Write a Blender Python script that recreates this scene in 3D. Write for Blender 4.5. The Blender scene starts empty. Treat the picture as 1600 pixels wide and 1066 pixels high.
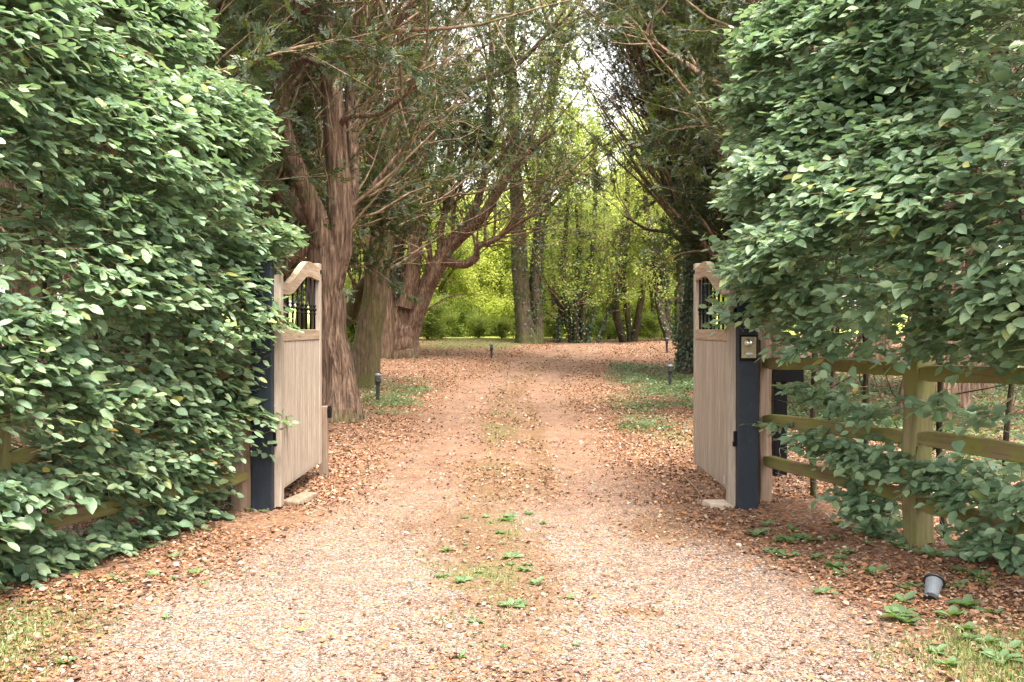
import bpy, bmesh, math, random
import numpy as np
from mathutils import Vector, Matrix

random.seed(7)
C = bpy.context.scene.collection
PI = math.pi
R = math.radians
F = 1600 * 35.0 / 36.0           # focal length in photo pixels
CAMZ, HOR = 1.5, 515.0


def W(px, py, Y):
    """a measured direction in the photograph at a chosen distance -> a world point"""
    return np.array([(px - 800.0) / F * Y, Y, CAMZ + (HOR - py) / F * Y])


def nrm(a):
    return a / np.maximum(np.linalg.norm(a, axis=-1, keepdims=True), 1e-9)


def softplus(x, s):
    return s * np.logaddexp(0, x / s)


def noise2(x, y, f=1.0, seed=0):
    v = 0
    r = np.random.default_rng(100 + seed)
    for i in range(7):
        a = r.uniform(0, 2 * PI)
        k = f * r.uniform(.6, 1.7)
        v = v + np.sin(k * (x * math.cos(a) + y * math.sin(a)) + r.uniform(0, 6.28))
    return v / 3.2


# ------------------------------------------------------------------ terrain functions
def drive_x(y):
    return -0.08 + 0.0065 * np.maximum(0, y - 20) ** 2


def drive_half(y):
    return 1.72 + 0.12 * np.clip((8 - y) / 4, 0, 2.5) + 0.0 * y


def gh(x, y):
    x = np.asarray(x, float); y = np.asarray(y, float)
    z = 0.052 * softplus(y - 27.5, 1.5) - 0.042 * softplus(y - 47, 1.5) + 0.02 * softplus(y - 70, 4)
    d = np.abs(x - drive_x(y)) - drive_half(y)
    z = z + 0.05 * np.clip(d / 1.2, 0, 1) + np.clip((np.abs(x) - 5) * 0.02, 0, .5) * np.clip((y - 12) / 10, 0, 1)
    c = x - drive_x(y)
    fade = np.clip((60 - y) / 20, 0, 1)
    z = z - fade * (0.022 * np.exp(-((c + 0.98) / .34) ** 2) + 0.022 * np.exp(-((c - 0.92) / .34) ** 2))
    z = z + 0.012 * noise2(x, y, 2.2, 1) + 0.006 * noise2(x, y, 6.0, 2)
    z = z + 0.09 * np.exp(-((x - 2.42) / .28) ** 2 - ((y - 8.1) / .3) ** 2)
    return z


# ------------------------------------------------------------------ mesh helpers
class Geo:
    """collects numpy geometry and links it as ONE mesh object"""
    def __init__(s):
        s.V = []; s.L = []; s.S = []; s.M = []; s.A = []; s.U = []; s.n = 0

    def add(s, V, L, S, mat=0, rnd=None, uv=None):
        V = np.asarray(V, np.float32).reshape(-1, 3)
        s.V.append(V); s.L.append(np.asarray(L, np.int64).ravel() + s.n)
        S = np.asarray(S, np.int64).ravel(); s.S.append(S)
        s.M.append(np.full(len(S), mat, np.int32))
        s.A.append(np.zeros(len(V), np.float32) if rnd is None else np.asarray(rnd, np.float32).ravel())
        s.U.append(np.zeros((len(V), 2), np.float32) if uv is None else np.asarray(uv, np.float32).reshape(-1, 2))
        s.n += len(V)

    def build(s, name, mats, parent=None, origin=(0, 0, 0), smooth=True):
        V = np.concatenate(s.V) - np.asarray(origin, np.float32)
        L = np.concatenate(s.L).astype(np.int32); S = np.concatenate(s.S).astype(np.int32)
        me = bpy.data.meshes.new(name)
        me.vertices.add(len(V)); me.vertices.foreach_set('co', V.ravel())
        me.loops.add(len(L)); me.loops.foreach_set('vertex_index', L)
        me.polygons.add(len(S))
        st = np.zeros(len(S), np.int32); st[1:] = np.cumsum(S)[:-1]
        me.polygons.foreach_set('loop_start', st)
        me.polygons.foreach_set('loop_total', S)
        me.polygons.foreach_set('material_index', np.concatenate(s.M))
        me.polygons.foreach_set('use_smooth', np.full(len(S), smooth, dtype=bool))
        a = me.attributes.new('rnd', 'FLOAT', 'POINT'); a.data.foreach_set('value', np.concatenate(s.A))
        U = np.concatenate(s.U)
        if np.any(U):
            uv = me.uv_layers.new(name='UVMap'); uv.data.foreach_set('uv', U[L].ravel())
        me.update(calc_edges=True)
        for m in (mats if isinstance(mats, (list, tuple)) else [mats]):
            me.materials.append(m)
        o = bpy.data.objects.new(name, me); C.objects.link(o)
        if parent is not None:
            o.parent = parent
        else:
            o.location = origin
        return o


def thing(name, label, cat, loc=(0, 0, 0), rotz=0, group=None):
    o = bpy.data.objects.new(name, None); C.objects.link(o)
    o.empty_display_size = .2
    o.location = loc; o.rotation_euler = (0, 0, rotz)
    o['label'] = label; o['category'] = cat
    if group: o['group'] = group
    return o


def tag(o, label=None, cat=None, group=None, kind=None):
    if label: o['label'] = label
    if cat: o['category'] = cat
    if group: o['group'] = group
    if kind: o['kind'] = kind
    return o


def dup(root, loc, rotz=0, label=None, scale=1.0):
    r = root.copy(); C.objects.link(r); r.location = loc; r.rotation_euler = (0, 0, rotz); r.scale = (scale,) * 3
    if label: r['label'] = label
    for ch in list(root.children):
        c = ch.copy(); C.objects.link(c); c.parent = r
        for g in list(ch.children):
            d = g.copy(); C.objects.link(d); d.parent = c
    return r


def bm_obj(name, bm, mat, parent=None, loc=(0, 0, 0), smooth=False):
    me = bpy.data.meshes.new(name); bm.to_mesh(me); bm.free()
    me.materials.append(mat)
    if smooth:
        for p in me.polygons: p.use_smooth = True
    o = bpy.data.objects.new(name, me); C.objects.link(o)
    if parent is not None: o.parent = parent
    o.location = loc
    return o


def bx(bm, x0, x1, y0, y1, z0, z1, bev=0.0, jit=0.0):
    vs = [bm.verts.new((x + random.uniform(-jit, jit), y + random.uniform(-jit, jit), z + random.uniform(-jit, jit)))
          for x in (x0, x1) for y in (y0, y1) for z in (z0, z1)]
    fs = [bm.faces.new([vs[i] for i in q]) for q in
          ((0, 1, 3, 2), (4, 6, 7, 5), (0, 4, 5, 1), (2, 3, 7, 6), (0, 2, 6, 4), (1, 5, 7, 3))]
    if bev:
        es = list({e for f in fs for e in f.edges})
        bmesh.ops.bevel(bm, geom=es, offset=bev, segments=2, affect='EDGES', profile=.6)


def lathe(bm, prof, n=14, cx=0, cy=0, cz=0):
    rings = []
    for r, z in prof:
        rings.append([bm.verts.new((cx + r * math.cos(2 * PI * k / n), cy + r * math.sin(2 * PI * k / n), cz + z)) for k in range(n)])
    for a, b in zip(rings[:-1], rings[1:]):
        for k in range(n):
            bm.faces.new((a[k], a[(k + 1) % n], b[(k + 1) % n], b[k]))
    bm.faces.new(rings[0][::-1]); bm.faces.new(rings[-1])


def instances(geo, tv, tl, ts, pos, X, Y, Z, sc, mat=0, rnd=None, uv=None):
    """copies template (tv verts, tl loops, ts sizes) to n frames"""
    n, k = len(pos), len(tv)
    sc = np.asarray(sc, float)
    if sc.ndim == 1: sc = sc[:, None].repeat(3, 1)
    V = (pos[:, None, :] + (tv[None, :, 0] * sc[:, 0:1])[..., None] * X[:, None, :]
         + (tv[None, :, 1] * sc[:, 1:2])[..., None] * Y[:, None, :]
         + (tv[None, :, 2] * sc[:, 2:3])[..., None] * Z[:, None, :])
    L = np.asarray(tl)[None, :] + (np.arange(n) * k)[:, None]
    S = np.tile(np.asarray(ts), n)
    r = None if rnd is None else np.repeat(rnd, k)
    u = None if uv is None else np.tile(uv, (n, 1))
    geo.add(V, L, S, mat, r, u)


def tubes(geo, P, Rd, sides=4, mat=0, rnd=None):
    """P (n,k,3) chains of equal length with radii Rd (n,k)"""
    n, k, _ = P.shape
    T = np.empty_like(P)
    T[:, 1:-1] = P[:, 2:] - P[:, :-2]; T[:, 0] = P[:, 1] - P[:, 0]; T[:, -1] = P[:, -1] - P[:, -2]
    T = nrm(T)
    m = nrm(P[:, -1] - P[:, 0])
    ref = np.where(np.abs(m[:, 2:3]) < .7, np.array([[0, 0, 1.]]), np.array([[0, 1., 0]]))[:, None, :]
    N = nrm(ref - (ref * T).sum(-1, keepdims=True) * T); B = np.cross(T, N)
    a = np.linspace(0, 2 * PI, sides, endpoint=False)
    V = P[:, :, None, :] + Rd[:, :, None, None] * (np.cos(a)[None, None, :, None] * N[:, :, None, :] + np.sin(a)[None, None, :, None] * B[:, :, None, :])
    q = []
    for i in range(k - 1):
        for j in range(sides):
            j2 = (j + 1) % sides
            q += [i * sides + j, i * sides + j2, (i + 1) * sides + j2, (i + 1) * sides + j]
    L = np.array(q)[None, :] + (np.arange(n) * k * sides)[:, None]
    S = np.full(n * (k - 1) * sides, 4)
    geo.add(V, L, S, mat, None if rnd is None else np.repeat(rnd, k * sides))


def catmull(pts, m):
    pts = np.asarray(pts, float)
    if len(pts) == 2:
        pts = np.array([pts[0], pts[0] * .5 + pts[1] * .5, pts[1]])
    p = np.vstack([2 * pts[0] - pts[1], pts, 2 * pts[-1] - pts[-2]])
    out = []
    ts = np.linspace(0, len(pts) - 1 - 1e-6, m)
    for t in ts:
        i = int(t); u = t - i
        a, b, c, d = p[i], p[i + 1], p[i + 2], p[i + 3]
        out.append(.5 * ((2 * b) + (-a + c) * u + (2 * a - 5 * b + 4 * c - d) * u * u + (-a + 3 * b - 3 * c + d) * u ** 3))
    return np.array(out)


def trunk_geo(geo, pts, rad, sides=20, m=40, flute=0.0, kf=5, seed=0, mat=0, flare=0.0, knob=0.06):
    """one stout limb with a fluted, uneven section"""
    rg = np.random.default_rng(seed)
    P = catmull(pts, m)
    Rr = np.interp(np.linspace(0, 1, m), np.linspace(0, 1, len(rad)), rad)
    jj = rg.normal(0, 1, (m - 2, 3)); jj[:2] = 0; jj[-2:] = 0
    for _ in range(4): jj[1:-1] = (jj[:-2] + jj[1:-1] * 2 + jj[2:]) / 4
    P[1:-1] += jj * Rr[1:-1, None] * .16
    T = nrm(np.gradient(P, axis=0))
    ref = np.array([0, 1., 0]) if abs(nrm(P[-1] - P[0])[2]) > .6 else np.array([0, 0, 1.])
    N = nrm(ref - (T @ ref)[:, None] * T); B = np.cross(T, N)
    a = np.linspace(0, 2 * PI, sides, endpoint=False)
    arc = np.concatenate([[0], np.cumsum(np.linalg.norm(np.diff(P, axis=0), axis=1))])
    ph = rg.uniform(0, 6.28, 6)
    A, Z = np.meshgrid(a, arc)
    f = 1 + flute * (np.sin(kf * A + ph[0] + .5 * np.sin(Z * .9 + ph[1])) * .6 + np.sin((kf + 4) * A + ph[2] + .35 * Z) * .4)
    f += knob * (np.sin(2 * A + Z * .8 + ph[3]) + np.sin(3 * A - Z * 1.1 + ph[4]) * .6)
    if flare:
        e = np.exp(-Z / (2.2 * rad[0]))
        f += flare * e * (0.55 + .75 * np.clip(np.sin(kf * A + ph[0]), -.3, 1))
    RR = Rr[:, None] * f
    V = P[:, None, :] + RR[..., None] * (np.cos(a)[None, :, None] * N[:, None, :] + np.sin(a)[None, :, None] * B[:, None, :])
    i = np.arange(m - 1)[:, None] * sides; j = np.arange(sides)[None, :]; j2 = (j + 1) % sides
    L = np.stack([i + j, i + j2, i + sides + j2, i + sides + j], -1).reshape(-1, 4)
    geo.add(V, L, np.full(len(L), 4), mat)
    return P, Rr


def spawn(rg, par, m, tlo, thi, L, along=.6, spread=.8, up=.2, bias=(0, 0, 0), k=6, wob=.18, curve=.05, wts=None):
    """child chains growing from parent chains par (n,k0,3)"""
    n, k0, _ = par.shape
    ln = np.linalg.norm(np.diff(par, axis=1), axis=2).sum(1)
    w = ln if wts is None else ln * wts
    idx = rg.choice(n, m, p=w / w.sum())
    t = rg.uniform(tlo, thi, m) * (k0 - 1 - 1e-4)
    i = t.astype(int); u = (t - i)[:, None]
    p = par[idx, i] * (1 - u) + par[idx, i + 1] * u
    tg = nrm(par[idx, i + 1] - par[idx, i])
    d = nrm(along * tg + spread * nrm(rg.normal(0, 1, (m, 3))) + np.array([0, 0, up]) + np.array(bias))
    ll = rg.uniform(L[0], L[1], m)[:, None] / (k - 1)
    out = np.empty((m, k, 3)); out[:, 0] = p
    for s in range(1, k):
        d = nrm(d + rg.normal(0, wob, (m, 3)) + np.array([0, 0, curve]))
        out[:, s] = out[:, s - 1] + d * ll
    return out


def sample(rg, par, n, tlo=0.2, thi=1.0):
    m, k, _ = par.shape
    idx = rg.integers(0, m, n); t = (tlo + (thi - tlo) * rg.uniform(0, 1, n) ** .8) * (k - 1 - 1e-4)
    i = t.astype(int); u = (t - i)[:, None]
    p = par[idx, i] * (1 - u) + par[idx, i + 1] * u
    return p, nrm(par[idx, i + 1] - par[idx, i])


def frames(d, nh):
    """X along d, Z as near nh as it can be"""
    X = nrm(d); Z = nrm(nh - (nh * X).sum(-1, keepdims=True) * X); Y = np.cross(Z, X)
    return X, Y, Z


# leaf templates --------------------------------------------------------------
def oval_leaf(fold=.16, droop=.10, wid=.36):
    ys = [0, .18, .44, .76, 1.0]; ws = [0, .74 * wid, wid, .6 * wid, 0]
    v = []; uv = []
    for y, w in zip(ys, ws):
        v.append((y, 0, -droop * y * y)); uv.append((y, .5))
    for sgn in (1, -1):
        for y, w in list(zip(ys, ws))[1:4]:
            v.append((y + .015 * sgn, sgn * w * (1.04 if sgn > 0 else .95), -droop * y * y + fold * w + .025 * math.sin(y * 9 + sgn))); uv.append((y, .5 + sgn * .5 * w / wid))
    l = []; s = []
    def f(*q): l.extend(q); s.append(len(q))
    f(0, 1, 5); f(1, 2, 6, 5); f(2, 3, 7, 6); f(3, 4, 7)
    f(0, 8, 1); f(1, 8, 9, 2); f(2, 9, 10, 3); f(3, 10, 4)
    return np.array(v, float), l, s, np.array(uv, float)


LEAF = oval_leaf()
LEAF2 = oval_leaf(.3, -.18, .38)
DEAD = oval_leaf(.55, -.3, .33)


def small_leaf():
    v = np.array([(0, 0, 0), (.45, .3, .08), (1, 0, -.1), (.45, -.3, .08)], float)
    return v, [0, 3, 2, 1], [4]


SMALL = small_leaf()


def yew_spray(n=9, seed=0):
    r = np.random.default_rng(seed)
    v = []; l = []; s = []
    for i in range(n):
        t = i / (n - 1)
        bx_, side = t * .75, (1 if i % 2 else -1)
        if i == n - 1: ang = 0
        else: ang = side * r.uniform(.45, .8)
        ln = r.uniform(.28, .42); w = .07
        ca, sa = math.cos(ang), math.sin(ang); b = len(v); zz = r.uniform(-.06, .06)
        z0 = -.12 * t * t
        for (p, q, h) in ((0, 0, 0), (.4, -w, .01), (1, 0, zz - .04), (.4, w, .01)):
            v.append((bx_ + ca * p * ln - sa * q, sa * p * ln + ca * q, z0 + h)); 
        l += [b, b + 1, b + 2, b + 3]; s.append(4)
    return np.array(v, float), l, s


SPRAY = [yew_spray(9, 1), yew_spray(8, 2)]


# ------------------------------------------------------------------ materials
def new_mat(name):
    m = bpy.data.materials.new(name); m.use_nodes = True
    nt = m.node_tree; nt.nodes.clear()
    return m, nt, nt.nodes, nt.links


def node(nt, t, **kw):
    n = nt.nodes.new(t)
    for k, v in kw.items():
        if k in n.inputs: n.inputs[k].default_value = v
        else: setattr(n, k, v)
    return n


def ramp(nt, fac, stops, interp='LINEAR'):
    r = nt.nodes.new('ShaderNodeValToRGB'); e = r.color_ramp; e.interpolation = interp
    while len(e.elements) < len(stops): e.elements.new(.5)
    for x, (p, c) in zip(e.elements, stops):
        x.position = p; x.color = (*c, 1) if len(c) == 3 else c
    nt.links.new(fac, r.inputs['Fac'])
    return r.outputs['Color']


def mixc(nt, fac, a, b, blend='MIX'):
    n = nt.nodes.new('ShaderNodeMix'); n.data_type = 'RGBA'; n.blend_type = blend
    for s, v in ((n.inputs['Factor'], fac), (n.inputs[6], a), (n.inputs[7], b)):
        if hasattr(v, 'node'): nt.links.new(v, s)
        elif isinstance(v, (int, float)): s.default_value = v
        else: s.default_value = (*v, 1)
    return n.outputs[2]


def math_n(nt, op, a, b=0.0, clamp=False):
    n = nt.nodes.new('ShaderNodeMath'); n.operation = op; n.use_clamp = clamp
    for s, v in ((n.inputs[0], a), (n.inputs[1], b)):
        if hasattr(v, 'node'): nt.links.new(v, s)
        else: s.default_value = v
    return n.outputs[0]


def attr(nt, name):
    a = nt.nodes.new('ShaderNodeAttribute'); a.attribute_name = name
    return a.outputs['Fac']


def coords(nt, scale=(1, 1, 1), kind='Object'):
    tc = nt.nodes.new('ShaderNodeTexCoord'); mp = nt.nodes.new('ShaderNodeMapping')
    mp.inputs['Scale'].default_value = scale
    nt.links.new(tc.outputs[kind], mp.inputs['Vector'])
    return mp.outputs['Vector']


def noise(nt, vec, scale, detail=4, rough=.55):
    n = node(nt, 'ShaderNodeTexNoise', Scale=scale, Detail=detail, Roughness=rough)
    nt.links.new(vec, n.inputs['Vector'])
    return n.outputs['Fac']


def leaf_mat(name, stops, trans, tr=.3, rough=.45, spec=.5, veins=False, patch=0.0):
    m, nt, N, Lk = new_mat(name)
    r = attr(nt, 'rnd')
    col = ramp(nt, r, stops)
    if patch:
        v = coords(nt)
        nz = noise(nt, v, patch, 2)
        col = mixc(nt, nz, col, ramp(nt, r, [(p, tuple(min(1, x * f) for x, f in zip(c, (1.35, 1.2, 1.1)))) for p, c in stops]))
    p = node(nt, 'ShaderNodeBsdfPrincipled', Roughness=rough)
    p.inputs['Specular IOR Level'].default_value = spec
    Lk.new(col, p.inputs['Base Color'])
    if veins:
        uv = nt.nodes.new('ShaderNodeUVMap')
        sx = nt.nodes.new('ShaderNodeSeparateXYZ'); Lk.new(uv.outputs['UV'], sx.inputs[0])
        ab = math_n(nt, 'ABSOLUTE', math_n(nt, 'SUBTRACT', sx.outputs[1], .5))
        ph = math_n(nt, 'SUBTRACT', math_n(nt, 'MULTIPLY', sx.outputs[0], 44), math_n(nt, 'MULTIPLY', ab, 40))
        wv = math_n(nt, 'SINE', ph)
        mid = math_n(nt, 'LESS_THAN', ab, .03)
        h = math_n(nt, 'ADD', wv, math_n(nt, 'MULTIPLY', mid, -2.0))
        b = node(nt, 'ShaderNodeBump', Strength=.35, Distance=.003)
        Lk.new(h, b.inputs['Height']); Lk.new(b.outputs[0], p.inputs['Normal'])
    t = nt.nodes.new('ShaderNodeBsdfTranslucent')
    tcol = mixc(nt, .75, col, trans)
    Lk.new(tcol, t.inputs['Color'])
    mx = nt.nodes.new('ShaderNodeMixShader'); mx.inputs[0].default_value = tr
    Lk.new(p.outputs[0], mx.inputs[1]); Lk.new(t.outputs[0], mx.inputs[2])
    o = nt.nodes.new('ShaderNodeOutputMaterial'); Lk.new(mx.outputs[0], o.inputs[0])
    return m


def bark_mat(name, a, b, c, moss=(.07, .09, .02), moss_amt=.3, sc=(9, 9, 1.3), bump=.6, base_moss=0.0):
    m, nt, N, Lk = new_mat(name)
    v = coords(nt, sc); v1 = coords(nt)
    n1 = noise(nt, v, 2.2, 6, .62); n2 = noise(nt, v1, 1.6, 4); n3 = noise(nt, v, 7, 3)
    col = ramp(nt, n1, [(.3, a), (.52, b), (.72, c)])
    mf = math_n(nt, 'MULTIPLY', math_n(nt, 'SUBTRACT', n2, .62 - moss_amt * .35), 6, True)
    col = mixc(nt, math_n(nt, 'MULTIPLY', mf, .75), col, moss)
    if base_moss:
        sx = nt.nodes.new('ShaderNodeSeparateXYZ'); Lk.new(v1, sx.inputs[0])
        lo = math_n(nt, 'MULTIPLY', math_n(nt, 'SUBTRACT', math_n(nt, 'ADD', base_moss, math_n(nt, 'MULTIPLY', n1, .25)), sx.outputs[2]), 3, True)
        col = mixc(nt, math_n(nt, 'MULTIPLY', lo, .6), col, moss)
    p = node(nt, 'ShaderNodeBsdfPrincipled', Roughness=.85)
    p.inputs['Specular IOR Level'].default_value = .25
    Lk.new(col, p.inputs['Base Color'])
    crk = noise(nt, coords(nt, (sc[0] * 2.3, sc[1] * 2.3, sc[2] * 1.6)), 2.0, 5, .7)
    cf = math_n(nt, 'MULTIPLY', math_n(nt, 'SUBTRACT', .47, crk), 7, True)
    dk = mixc(nt, math_n(nt, 'MULTIPLY', cf, .75), col, tuple(x * .5 for x in a)); Lk.new(dk, p.inputs['Base Color'])
    bp = node(nt, 'ShaderNodeBump', Strength=bump, Distance=.06)
    Lk.new(math_n(nt, 'SUBTRACT', math_n(nt, 'ADD', n1, math_n(nt, 'MULTIPLY', n3, .5)), math_n(nt, 'MULTIPLY', cf, .5)), bp.inputs['Height']); Lk.new(bp.outputs[0], p.inputs['Normal'])
    o = nt.nodes.new('ShaderNodeOutputMaterial'); Lk.new(p.outputs[0], o.inputs[0])
    return m


def wood_mat(name, cols, axis=2, moss=None, moss_amt=.5, sc=22, rough=.75):
    m, nt, N, Lk = new_mat(name)
    s = [sc, sc, sc]; s[axis] = sc * .055
    v = coords(nt, s); v1 = coords(nt)
    n1 = noise(nt, v, 1.5, 5, .6); n2 = noise(nt, v1, 3.0, 4); n3 = noise(nt, v, 6, 3)
    col = ramp(nt, n1, [(.28, cols[0]), (.5, cols[1]), (.75, cols[2])])
    ns = noise(nt, coords(nt, tuple(x * .25 for x in s)), 1.3, 5, .65)
    col = mixc(nt, math_n(nt, 'MULTIPLY', math_n(nt, 'SUBTRACT', ns, .42), 1.8, True), col, tuple(x * .75 for x in cols[0]))
    ck = math_n(nt, 'MULTIPLY', math_n(nt, 'SUBTRACT', .36, n3), 8, True)
    col = mixc(nt, math_n(nt, 'MULTIPLY', ck, .7), col, tuple(x * .35 for x in cols[0]))
    if moss:
        n4 = noise(nt, v1, 13, 4, .65)
        mf = math_n(nt, 'MULTIPLY', math_n(nt, 'SUBTRACT', math_n(nt, 'ADD', math_n(nt, 'MULTIPLY', n2, .6), math_n(nt, 'MULTIPLY', n4, .45)), .78 - moss_amt), 4.5, True)
        col = mixc(nt, mf, col, moss)
    p = node(nt, 'ShaderNodeBsdfPrincipled', Roughness=rough)
    p.inputs['Specular IOR Level'].default_value = .3
    Lk.new(col, p.inputs['Base Color'])
    bp = node(nt, 'ShaderNodeBump', Strength=.45, Distance=.006)
    Lk.new(math_n(nt, 'ADD', n1, math_n(nt, 'MULTIPLY', n3, .5)), bp.inputs['Height']); Lk.new(bp.outputs[0], p.inputs['Normal'])
    o = nt.nodes.new('ShaderNodeOutputMaterial'); Lk.new(p.outputs[0], o.inputs[0])
    return m


def plain_mat(name, col, rough=.5, metal=0.0, var=.25, sc=14, bump=.1, spec=.5, scuff=None):
    m, nt, N, Lk = new_mat(name)
    v = coords(nt); n1 = noise(nt, v, sc, 5)
    c = mixc(nt, n1, tuple(x * (1 - var) for x in col), tuple(min(1, x * (1 + var)) for x in col))
    if scuff:
        n2 = noise(nt, coords(nt, (1, 1, .5)), 22, 6, .75)
        c = mixc(nt, math_n(nt, 'MULTIPLY', math_n(nt, 'SUBTRACT', n2, .57), 5, True), c, scuff)
    p = node(nt, 'ShaderNodeBsdfPrincipled', Metallic=metal)
    p.inputs['Specular IOR Level'].default_value = spec
    Lk.new(c, p.inputs['Base Color'])
    Lk.new(math_n(nt, 'ADD', rough - .1, math_n(nt, 'MULTIPLY', n1, .2)), p.inputs['Roughness'])
    bp = node(nt, 'ShaderNodeBump', Strength=bump, Distance=.01)
    Lk.new(n1, bp.inputs['Height']); Lk.new(bp.outputs[0], p.inputs['Normal'])
    o = nt.nodes.new('ShaderNodeOutputMaterial'); Lk.new(p.outputs[0], o.inputs[0])
    return m


def rnd_mat(name, stops, rough=.7, tr=0.0, spec=.3):
    m, nt, N, Lk = new_mat(name)
    col = ramp(nt, attr(nt, 'rnd'), stops)
    v = coords(nt); n1 = noise(nt, v, 60, 3)
    col = mixc(nt, math_n(nt, 'MULTIPLY', n1, .5), col, (.12, .07, .045))
    p = node(nt, 'ShaderNodeBsdfPrincipled', Roughness=rough)
    p.inputs['Specular IOR Level'].default_value = spec
    Lk.new(col, p.inputs['Base Color'])
    o = nt.nodes.new('ShaderNodeOutputMaterial'); Lk.new(p.outputs[0], o.inputs[0])
    return m


M = {}
M['beech'] = leaf_mat('beech_leaf', [(0, (.06, .122, .070)), (.35, (.122, .205, .114)), (.7, (.20, .29, .162)), (.93, (.285, .365, .18)), (.985, (.30, .30, .06)), (1, (.34, .16, .05))],
                      (.28, .44, .17), tr=.30, rough=.40, spec=.7, veins=True)
M['yew'] = leaf_mat('yew_leaf', [(0, (.011, .024, .011)), (.5, (.023, .042, .016)), (.9, (.045, .064, .022)), (1, (.10, .085, .03))], (.20, .25, .04), tr=.18, rough=.5, spec=.35)
M['ivy'] = leaf_mat('ivy_leaf', [(0, (.014, .04, .018)), (.6, (.03, .07, .03)), (1, (.06, .11, .045))], (.10, .22, .03), tr=.15, rough=.38, spec=.5)
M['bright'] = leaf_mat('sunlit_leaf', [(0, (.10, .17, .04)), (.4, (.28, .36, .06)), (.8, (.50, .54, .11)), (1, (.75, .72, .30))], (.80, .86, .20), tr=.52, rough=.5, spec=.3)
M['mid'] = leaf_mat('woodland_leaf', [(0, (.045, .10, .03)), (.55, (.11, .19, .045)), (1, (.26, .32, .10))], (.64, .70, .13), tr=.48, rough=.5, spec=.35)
M['silver'] = leaf_mat('silver_leaf', [(0, (.16, .24, .18)), (1, (.32, .40, .30))], (.4, .5, .3), tr=.35, rough=.5)
M['cover'] = leaf_mat('groundcover_leaf', [(0, (.03, .06, .025)), (.6, (.062, .105, .045)), (1, (.12, .17, .085))], (.25, .4, .08), tr=.22, rough=.45)
M['grass'] = leaf_mat('grass_blade', [(0, (.065, .11, .028)), (.6, (.12, .175, .048)), (1, (.29, .27, .12))], (.25, .34, .05), tr=.3, rough=.5)
M['weed'] = leaf_mat('weed_leaf', [(0, (.06, .11, .045)), (1, (.12, .185, .085))], (.3, .5, .06), tr=.25, rough=.45, veins=True)
M['bark_red'] = bark_mat('yew_bark', (.05, .033, .023), (.18, .115, .078), (.38, .26, .18), moss_amt=.12, base_moss=.15, sc=(9, 9, 1.0), bump=.9)
M['bark_brown'] = bark_mat('brown_bark', (.04, .028, .018), (.12, .085, .05), (.22, .16, .10), moss=(.10, .10, .03), moss_amt=.55, base_moss=.4)
M['bark_grey'] = bark_mat('grey_bark', (.03, .023, .015), (.085, .064, .042), (.16, .128, .085), moss=(.07, .08, .02), moss_amt=.4, base_moss=.6)
M['bark_dark'] = bark_mat('dark_bark', (.02, .015, .010), (.06, .045, .03), (.12, .09, .06), moss_amt=.3)
M['twig'] = bark_mat('twig_bark', (.075, .048, .03), (.20, .135, .085), (.34, .24, .155), moss=(.1, .1, .03), moss_amt=.2, sc=(3, 3, 3), bump=.2)
M['oak'] = wood_mat('weathered_oak', [(.20, .158, .122), (.31, .255, .205), (.41, .352, .295)], 2, sc=46)
M['oak_rail'] = wood_mat('fresh_oak_rail', [(.17, .118, .075), (.29, .213, .148), (.39, .305, .225)], 1, sc=40)
M['post_wood'] = wood_mat('rough_post_wood', [(.10, .068, .047), (.20, .138, .097), (.29, .215, .16)], 2)
M['mossy_post'] = wood_mat('mossy_post_wood', [(.08, .068, .034), (.17, .142, .07), (.26, .225, .14)], 2, moss=(.14, .14, .04), moss_amt=.36)
M['mossy_rail'] = wood_mat('mossy_rail_wood', [(.08, .06, .035), (.165, .12, .065), (.24, .19, .11)], 0, moss=(.145, .15, .032), moss_amt=.36)
M['black_post'] = plain_mat('black_painted_steel', (.009, .0145, .023), rough=.5, var=.5, sc=18, bump=.15, spec=.3, scuff=(.03, .032, .035))
M['iron'] = plain_mat('black_iron', (.004, .004, .005), rough=.6, var=.3, spec=.12)
M['plastic'] = plain_mat('black_plastic', (.014, .014, .016), rough=.4, var=.3)
M['pale_metal'] = plain_mat('dull_silver', (.45, .44, .43), rough=.4, metal=.6)
M['brass'] = plain_mat('tarnished_brass', (.26, .23, .14), rough=.5, metal=.4, var=.5, sc=45)
M['chrome'] = plain_mat('worn_chrome', (.62, .60, .56), rough=.25, metal=.9)
M['lens'] = plain_mat('clouded_lens', (.55, .55, .56), rough=.3)
M['grey_can'] = plain_mat('weathered_grey_metal', (.10, .115, .13), rough=.55, var=.35, sc=40, scuff=(.16, .12, .09))
M['box'] = plain_mat('grey_beige_box', (.32, .27, .21), rough=.6)
M['stone'] = plain_mat('pale_stone', (.40, .32, .25), rough=.9, var=.3, sc=25, bump=.5)
M['wire'] = plain_mat('galvanised_wire', (.42, .42, .43), rough=.5, metal=.5)
M['dead'] = rnd_mat('fallen_leaf', [(0, (.045, .024, .016)), (.25, (.105, .052, .030)), (.5, (.19, .09, .043)), (.66, (.30, .12, .04)), (.8, (.29, .19, .125)), (1, (.46, .37, .29))])
M['pebble'] = rnd_mat('pebble', [(0, (.045, .031, .023)), (.3, (.11, .078, .060)), (.55, (.17, .128, .104)), (.8, (.24, .20, .174)), (1, (.44, .41, .38))], rough=.8)


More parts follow.
